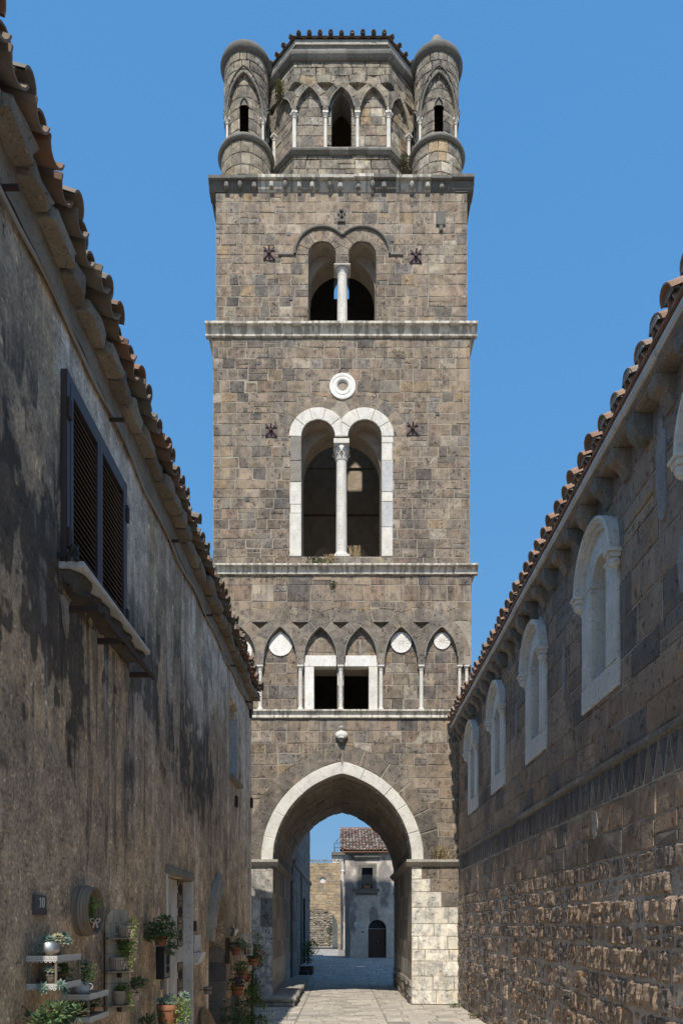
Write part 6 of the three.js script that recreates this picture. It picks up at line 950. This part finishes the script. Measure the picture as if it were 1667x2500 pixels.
// trailing plant in a wall pot, ornate letterbox
{
  let b = W2(245, 960, .14); potted('trailing dark green plant in a wall pot beside white door', b, .075, .12, M.pot, [foliage(up(b, -.01, .15, .0), .17, .13, .17, 520, .045, GREEN, pr, { clump: 10 }), foliage(up(b, .10, .02, -.06), .08, .14, .10, 140, .045, GREEN, pr, { droop: .4 }), foliage(up(b, .12, .12, -.04), .07, .08, .10, 60, .04, LIME, pr, { droop: .3 })], { ring: .16 });
  const ua = onHouse(340 + .2168 * 192, 0).u, ub = ua + .30, ya = W2(270, 1345, .08).y, yb = W2(270, 1010, .08).y, t = thing('letterbox', 'black iron letterbox with raised scrolls beside white door', 'letterbox', [hp(ua, ya, 0).x, ya, hp(ua, ya, 0).z]);
  part('box', box(ua, ub, ya, yb, 0, .085, .006).applyMatrix4(hF), M.black, t); part('lid', box(ua - .01, ub + .01, yb + .001, yb + .03, 0, .10, .006).applyMatrix4(hF), M.black, t); part('front_plate', box(ua + .02, ub - .02, ya + .02, yb - .02, .085, .09, .002).applyMatrix4(hF), M.ironGrey, t);
  for (const y of [ya + .1, (ya + yb) / 2 + .03, yb - .07]) part('scroll', uvBox(new THREE.TorusGeometry(.035, .008, 6, 16).translate((ua + ub) / 2, y, .095).applyMatrix4(hF)), M.black, t); part('slot', box(ua + .06, ub - .06, yb - .03, yb - .02, .088, .094).applyMatrix4(hF), M.black, t);
  const nb = W2(300, 1400, 0), nt = thing('notice_plate', 'small pale plate on the wall under the letterbox', 'plate', [nb.x, nb.y, nb.z]); part('plate', box(ua + .2, ub + .05, ya - .13, ya - .03, .0, .012, .002).applyMatrix4(hF), M.trim, nt);
}
// white meter box beside the door
{ const q = onHouse(478, 2320), t = thing('meter_box', 'white marble wall box between white door and pointed doorway', 'box', [hp(q.u, q.y, 0).x, q.y - .2, hp(q.u, q.y, 0).z]); part('back_plate', box(q.u - .1, q.u + .22, q.y - .02, q.y + .21, 0, .03, .005).applyMatrix4(hF), M.white, t); part('basin', extrudeShape([[0, q.y - .2], [.06, q.y - .16], [.11, q.y - .03], [.0, q.y - .03]], [], -.2, .1, frame(hp(q.u, 0, 0), hOut, hDir.clone().negate())), M.white, t); }
// pots at the door
{
  const v = W2(330, 1610, .30), st = thing('plant_stand', 'plain stone block carrying the big pot by the white door', 'stand', [v.x, 0, v.z]); const pb = v.y - .27; part('block', box(v.x - .15, v.x + .15, 0, pb - .002, v.z - .15, v.z + .15, .015), M.trim, st);
  const b = V(v.x, pb, v.z); const t = potted('big terracotta pot of blue green succulents by the white door', b, .115, .26, M.pot, [rosette(up(b, .0, .30, .04), .06, BLUE, pr), rosette(up(b, -.06, .29, .05), .05, BLUE, pr), rosette(up(b, .15, .33, -.05), .08, BLUE, pr, V(.5, .8, .3)), foliage(up(b, -.02, .32, 0), .11, .07, .11, 160, .035, BLUE, pr), foliage(up(b, .13, .20, .05), .08, .16, .09, 300, .035, LIME, pr, { clump: 9 }), foliage(up(b, -.14, .04, .12), .14, .14, .12, 300, .04, GREEN, pr), foliage(up(b, .08, .03, .16), .16, .10, .10, 330, .04, LIME, pr)]); part('stake', bar(up(b, -.10, .05, .1), up(b, -.10, .46, .1), .018, .018), M.woodPale, t);
}
// small wall pot and leaning wicker tray
{
  let b = W2(778, 1508, .10); potted('small empty looking pale pot hung on the wall by the pointed doorway', b, .062, .10, M.trim, [foliage(up(b, 0, .095, 0), .03, .015, .03, 12, .02, GREEN, pr)], { ring: .11 });
  const q = onHouse(340 + .2168 * 830, 2100 + .2168 * 1760, .16), t = thing('wicker_tray', 'round wicker tray leaning against the house wall', 'tray', [hp(q.u, 0, .16).x, .0, hp(q.u, 0, .16).z]); const R = .42, cy = .43; const tilt = g => { g.rotateX(-.28); g.translate(q.u, cy, .15); g.applyMatrix4(hF); return uvBox(g); };
  part('rim', tilt(new THREE.TorusGeometry(R, .024, 7, 48)), M.wicker, t); const ws = []; for (let i = 1; i < 14; i++) ws.push(tilt(new THREE.TorusGeometry(R * i / 14, .010, 5, 36))); for (let i = 0; i < 20; i++) ws.push(tilt(new THREE.BoxGeometry(.014, R, .012).translate(0, R / 2, 0).rotateZ(i * Math.PI / 10))); part('weave', merge(ws), M.wicker, t);
}
// corner group: bucket, cage and pots
{
  const bk = W2(1078, 808, .16), t = thing('tin_bucket', 'shiny tin bucket tilted on a hook near the house corner', 'bucket', [bk.x, bk.y - .06, bk.z]); const g = lathe([[0, 0], [.042, 0], [.055, .115], [.058, .12], [.052, .118], [.04, .006], [0, .006]], 0, -.06, 0, 20); g.rotateZ(-.28); g.translate(bk.x, bk.y, bk.z); part('pail', uvBox(g), M.tin, t); part('hook', bar(V(bk.x - .02, bk.y + .05, bk.z), V(bk.x - .17, bk.y + .09, bk.z), .01, .01), M.iron, t);
  const sb = W2(1022, 985, .06), s = thing('wall_bracket_board', 'dark wooden board fixed to the wall under the tin bucket', 'board', [sb.x, sb.y, sb.z]); const q0 = onHouse(340 + .2168 * 1022, 2100 + .2168 * 985, .06); part('board', box(q0.u - .05, q0.u + .05, q0.y - .27, q0.y + .27, 0, .06, .005).applyMatrix4(hF), M.woodDark, s); part('arm', box(q0.u - .03, q0.u + .6, q0.y + .20, q0.y + .24, .06, .12, .005).applyMatrix4(hF), M.woodDark, s);
  const b0 = W2(1205, 1065, .24), c = thing('bird_cage', 'white wire bird cage hanging among the corner pots', 'cage', [b0.x, b0.y, b0.z]); const R = .115, H = .22; for (let i = 0; i < 14; i++) { const a = i / 14 * 6.283; const pts = [V(b0.x + R * Math.cos(a), b0.y, b0.z + R * Math.sin(a)), V(b0.x + R * Math.cos(a), b0.y + H, b0.z + R * Math.sin(a)), V(b0.x + R * .8 * Math.cos(a), b0.y + H + .09, b0.z + R * .8 * Math.sin(a)), V(b0.x + R * .35 * Math.cos(a), b0.y + H + .145, b0.z + R * .35 * Math.sin(a)), V(b0.x, b0.y + H + .155, b0.z)]; part('wire', tube(pts, .0045, 5, 14), M.white, c); } for (const y of [0, H * .5, H]) part('hoop', uvBox(new THREE.TorusGeometry(R, .006, 5, 24).rotateX(Math.PI / 2).translate(b0.x, b0.y + y, b0.z)), M.white, c); part('finial', lathe([[.004, 0], [.012, .015], [.004, .03], [0, .05]], b0.x, b0.y + H + .15, b0.z, 8), M.white, c); part('floor', uvBox(new THREE.CylinderGeometry(R, R, .008, 20).translate(b0.x, b0.y, b0.z)), M.white, c);
  const P = (cx, cy, d) => W2(cx, cy, d); let b = b0.clone(); b.y += .006; potted('small orange pot standing inside the white bird cage', b, .065, .10, M.pot, [foliage(up(b, 0, .13, 0), .07, .05, .07, 90, .035, GREEN, pr)]);
  b = P(1095, 1070, .17); potted('terracotta pot of dark leaves beside the bird cage', b, .095, .14, M.pot, [foliage(up(b, .02, .19, 0), .14, .10, .14, 260, .045, GREEN, pr)], { ring: .18 });
  b = P(1290, 1185, .30); potted('terracotta pot of red flowers at the house corner', b, .10, .13, M.pot, [foliage(up(b, -.08, .17, .02), .18, .09, .14, 260, .045, GREEN, pr), foliage(up(b, .06, .2, .0), .10, .10, .10, 60, .04, RED, pr)], { ring: .3 });
  b = P(1165, 1340, .20); potted('terracotta pot of pale green leaves under the bird cage', b, .10, .15, M.pot, [foliage(up(b, .0, .20, 0), .15, .10, .14, 300, .045, LIME.concat(GREEN), pr)], { ring: .21 });
  b = P(1225, 1365, .22); potted('brown pot half hidden by creeper at the house corner', b, .07, .12, M.woodOrange, [foliage(up(b, .02, .14, 0), .07, .05, .07, 60, .04, GREEN, pr)], { ring: .23 });
  b = P(1108, 1520, .17); potted('terracotta pot of purple flowers low on the house corner', b, .11, .16, M.pot, [foliage(up(b, .02, .22, 0), .15, .09, .14, 180, .045, GREEN, pr), foliage(up(b, .02, .26, .02), .14, .08, .13, 130, .045, PURPLE, pr)], { ring: .18 });
  // creepers and the bush on the ground
  const cr1 = P(1310, 1000, .28), k = thing('corner_creeper', 'tall leafy creeper climbing the house corner beside the cage', 'plant', [cr1.x, .0, cr1.z]); part('foliage', merge([foliage(cr1.clone(), .16, .34, .2, 520, .05, GREEN.concat(LIME), pr, { clump: 12 }), foliage(P(1290, 1400, .26), .16, .42, .2, 560, .05, GREEN, pr, { clump: 12 }), foliage(P(1370, 1130, .34), .12, .18, .14, 130, .05, GREEN, pr, { extra: [RED, .3] }), foliage(P(1390, 980, .36), .08, .2, .12, 40, .05, PURPLE, pr)]), M.leaf, k, { kind: 'stuff' }); part('stem', tube([V(cr1.x - .02, 0, cr1.z), V(cr1.x - .06, .8, cr1.z + .02), V(cr1.x, cr1.y, cr1.z)], .02, 6), M.twig, k);
  const g1 = P(1260, 1720, .30), bsh = thing('ground_bush', 'dense dark green bush at the foot of the house corner', 'bush', [g1.x, 0, g1.z]); part('foliage', merge([foliage(V(g1.x - .02, .35, g1.z), .42, .38, .40, 1100, .06, GREEN, pr, { clump: 16 }), foliage(P(1290, 1570, .3), .20, .22, .22, 330, .055, GREEN.concat(LIME), pr, { clump: 8 }), foliage(P(1080, 1780, .2), .26, .22, .3, 300, .06, GREEN, pr, { clump: 8 })]), M.leaf, bsh, { kind: 'stuff' }); part('stem', tube([V(g1.x, 0, g1.z), V(g1.x + .02, .4, g1.z), V(g1.x, .7, g1.z)], .02, 6), M.twig, bsh);
  const wp = onHouse(572, 1868, -.1), wb = hp(wp.u, fwin.y0 + .002, -.08); potted('red clay pot on the sill of the small upper window', wb, .10, .18, M.pot, [foliage(up(wb, 0, .22, 0), .10, .07, .12, 60, .05, GREEN, pr)]);
}
// weeds growing on the tower's ledges
{
  const tuft = (label, c, rx, ry, n, pal, size = .06, long = false) => { const t = thing('ledge_weed', label, 'weed', [c.x, c.y - ry * .6, c.z]); part('foliage', foliage(c, rx, ry, .12, n, size, pal, pr, { clump: 8 }), M.leaf, t, { kind: 'stuff' }); const o = []; for (let i = 0; i < (long ? 26 : 6); i++) { const x = c.x + (pr() - .5) * rx * 1.6; o.push(tube([V(x, c.y - ry, c.z), V(x + (pr() - .5) * .05, c.y + ry * pr(), c.z), V(x + (pr() - .5) * .14, c.y + ry * (long ? 1.6 : .9), c.z + .03)], .007, 4, 5)); } part('stalks', merge(o), long ? M.straw : M.twig, t, { kind: 'stuff' }); };
  tuft('green weeds below the white twin window of the tower', V(-.62, 11.29, ZF + .07), .3, .10, 220, [[.11, .15, .035], [.08, .12, .03]], .05); tuft('dry brown tuft beside the column of the white twin window', V(.36, 11.56, ZF - .10), .22, .12, 50, [[.25, .18, .09], [.16, .15, .06]], .05, true); tuft('small grey tuft on the sill under the column', V(-.28, 11.30, ZF + .06), .16, .10, 70, [[.20, .18, .13]], .05, true);
  tuft('lone weed under the middle string course', V(-.22, 10.72, ZF + .04), .10, .07, 60, [[.10, .13, .035]], .05); tuft('yellow weed in the angle beside the left turret', V(-1.62, 23.95, OC.z + 2.72), .12, .28, 150, [[.20, .18, .06], [.14, .15, .05]], .07); tuft('weed in the angle beside the right turret', V(1.66, 22.02, OC.z + 2.78), .14, .22, 140, [[.14, .16, .05], [.2, .15, .06]], .06);
  tuft('weeds on the right impost of the passage arch', V(2.55, 3.82, ZF + .06), .30, .13, 110, [[.16, .15, .06], [.12, .14, .05]], .05, true); tuft('green weed in paving beside the church wall', V(2.78, .05, -18.6), .16, .05, 70, [[.14, .18, .05]], .05); tuft('straggling moss at the foot of the church wall', V(2.85, .05, -16.4), .10, .05, 60, [[.2, .19, .07]], .05);
  tuft('dry stalks standing behind the right turret', V(1.75, 25.0, OC.z + 1.6), .16, .35, 6, [[.3, .25, .15]], .04, true);
}
scene.traverse(o => { if (o.isMesh) { o.castShadow = true; o.receiveShadow = true; } });
renderer.setSize(682, 1024);
renderer.render(scene, camera);
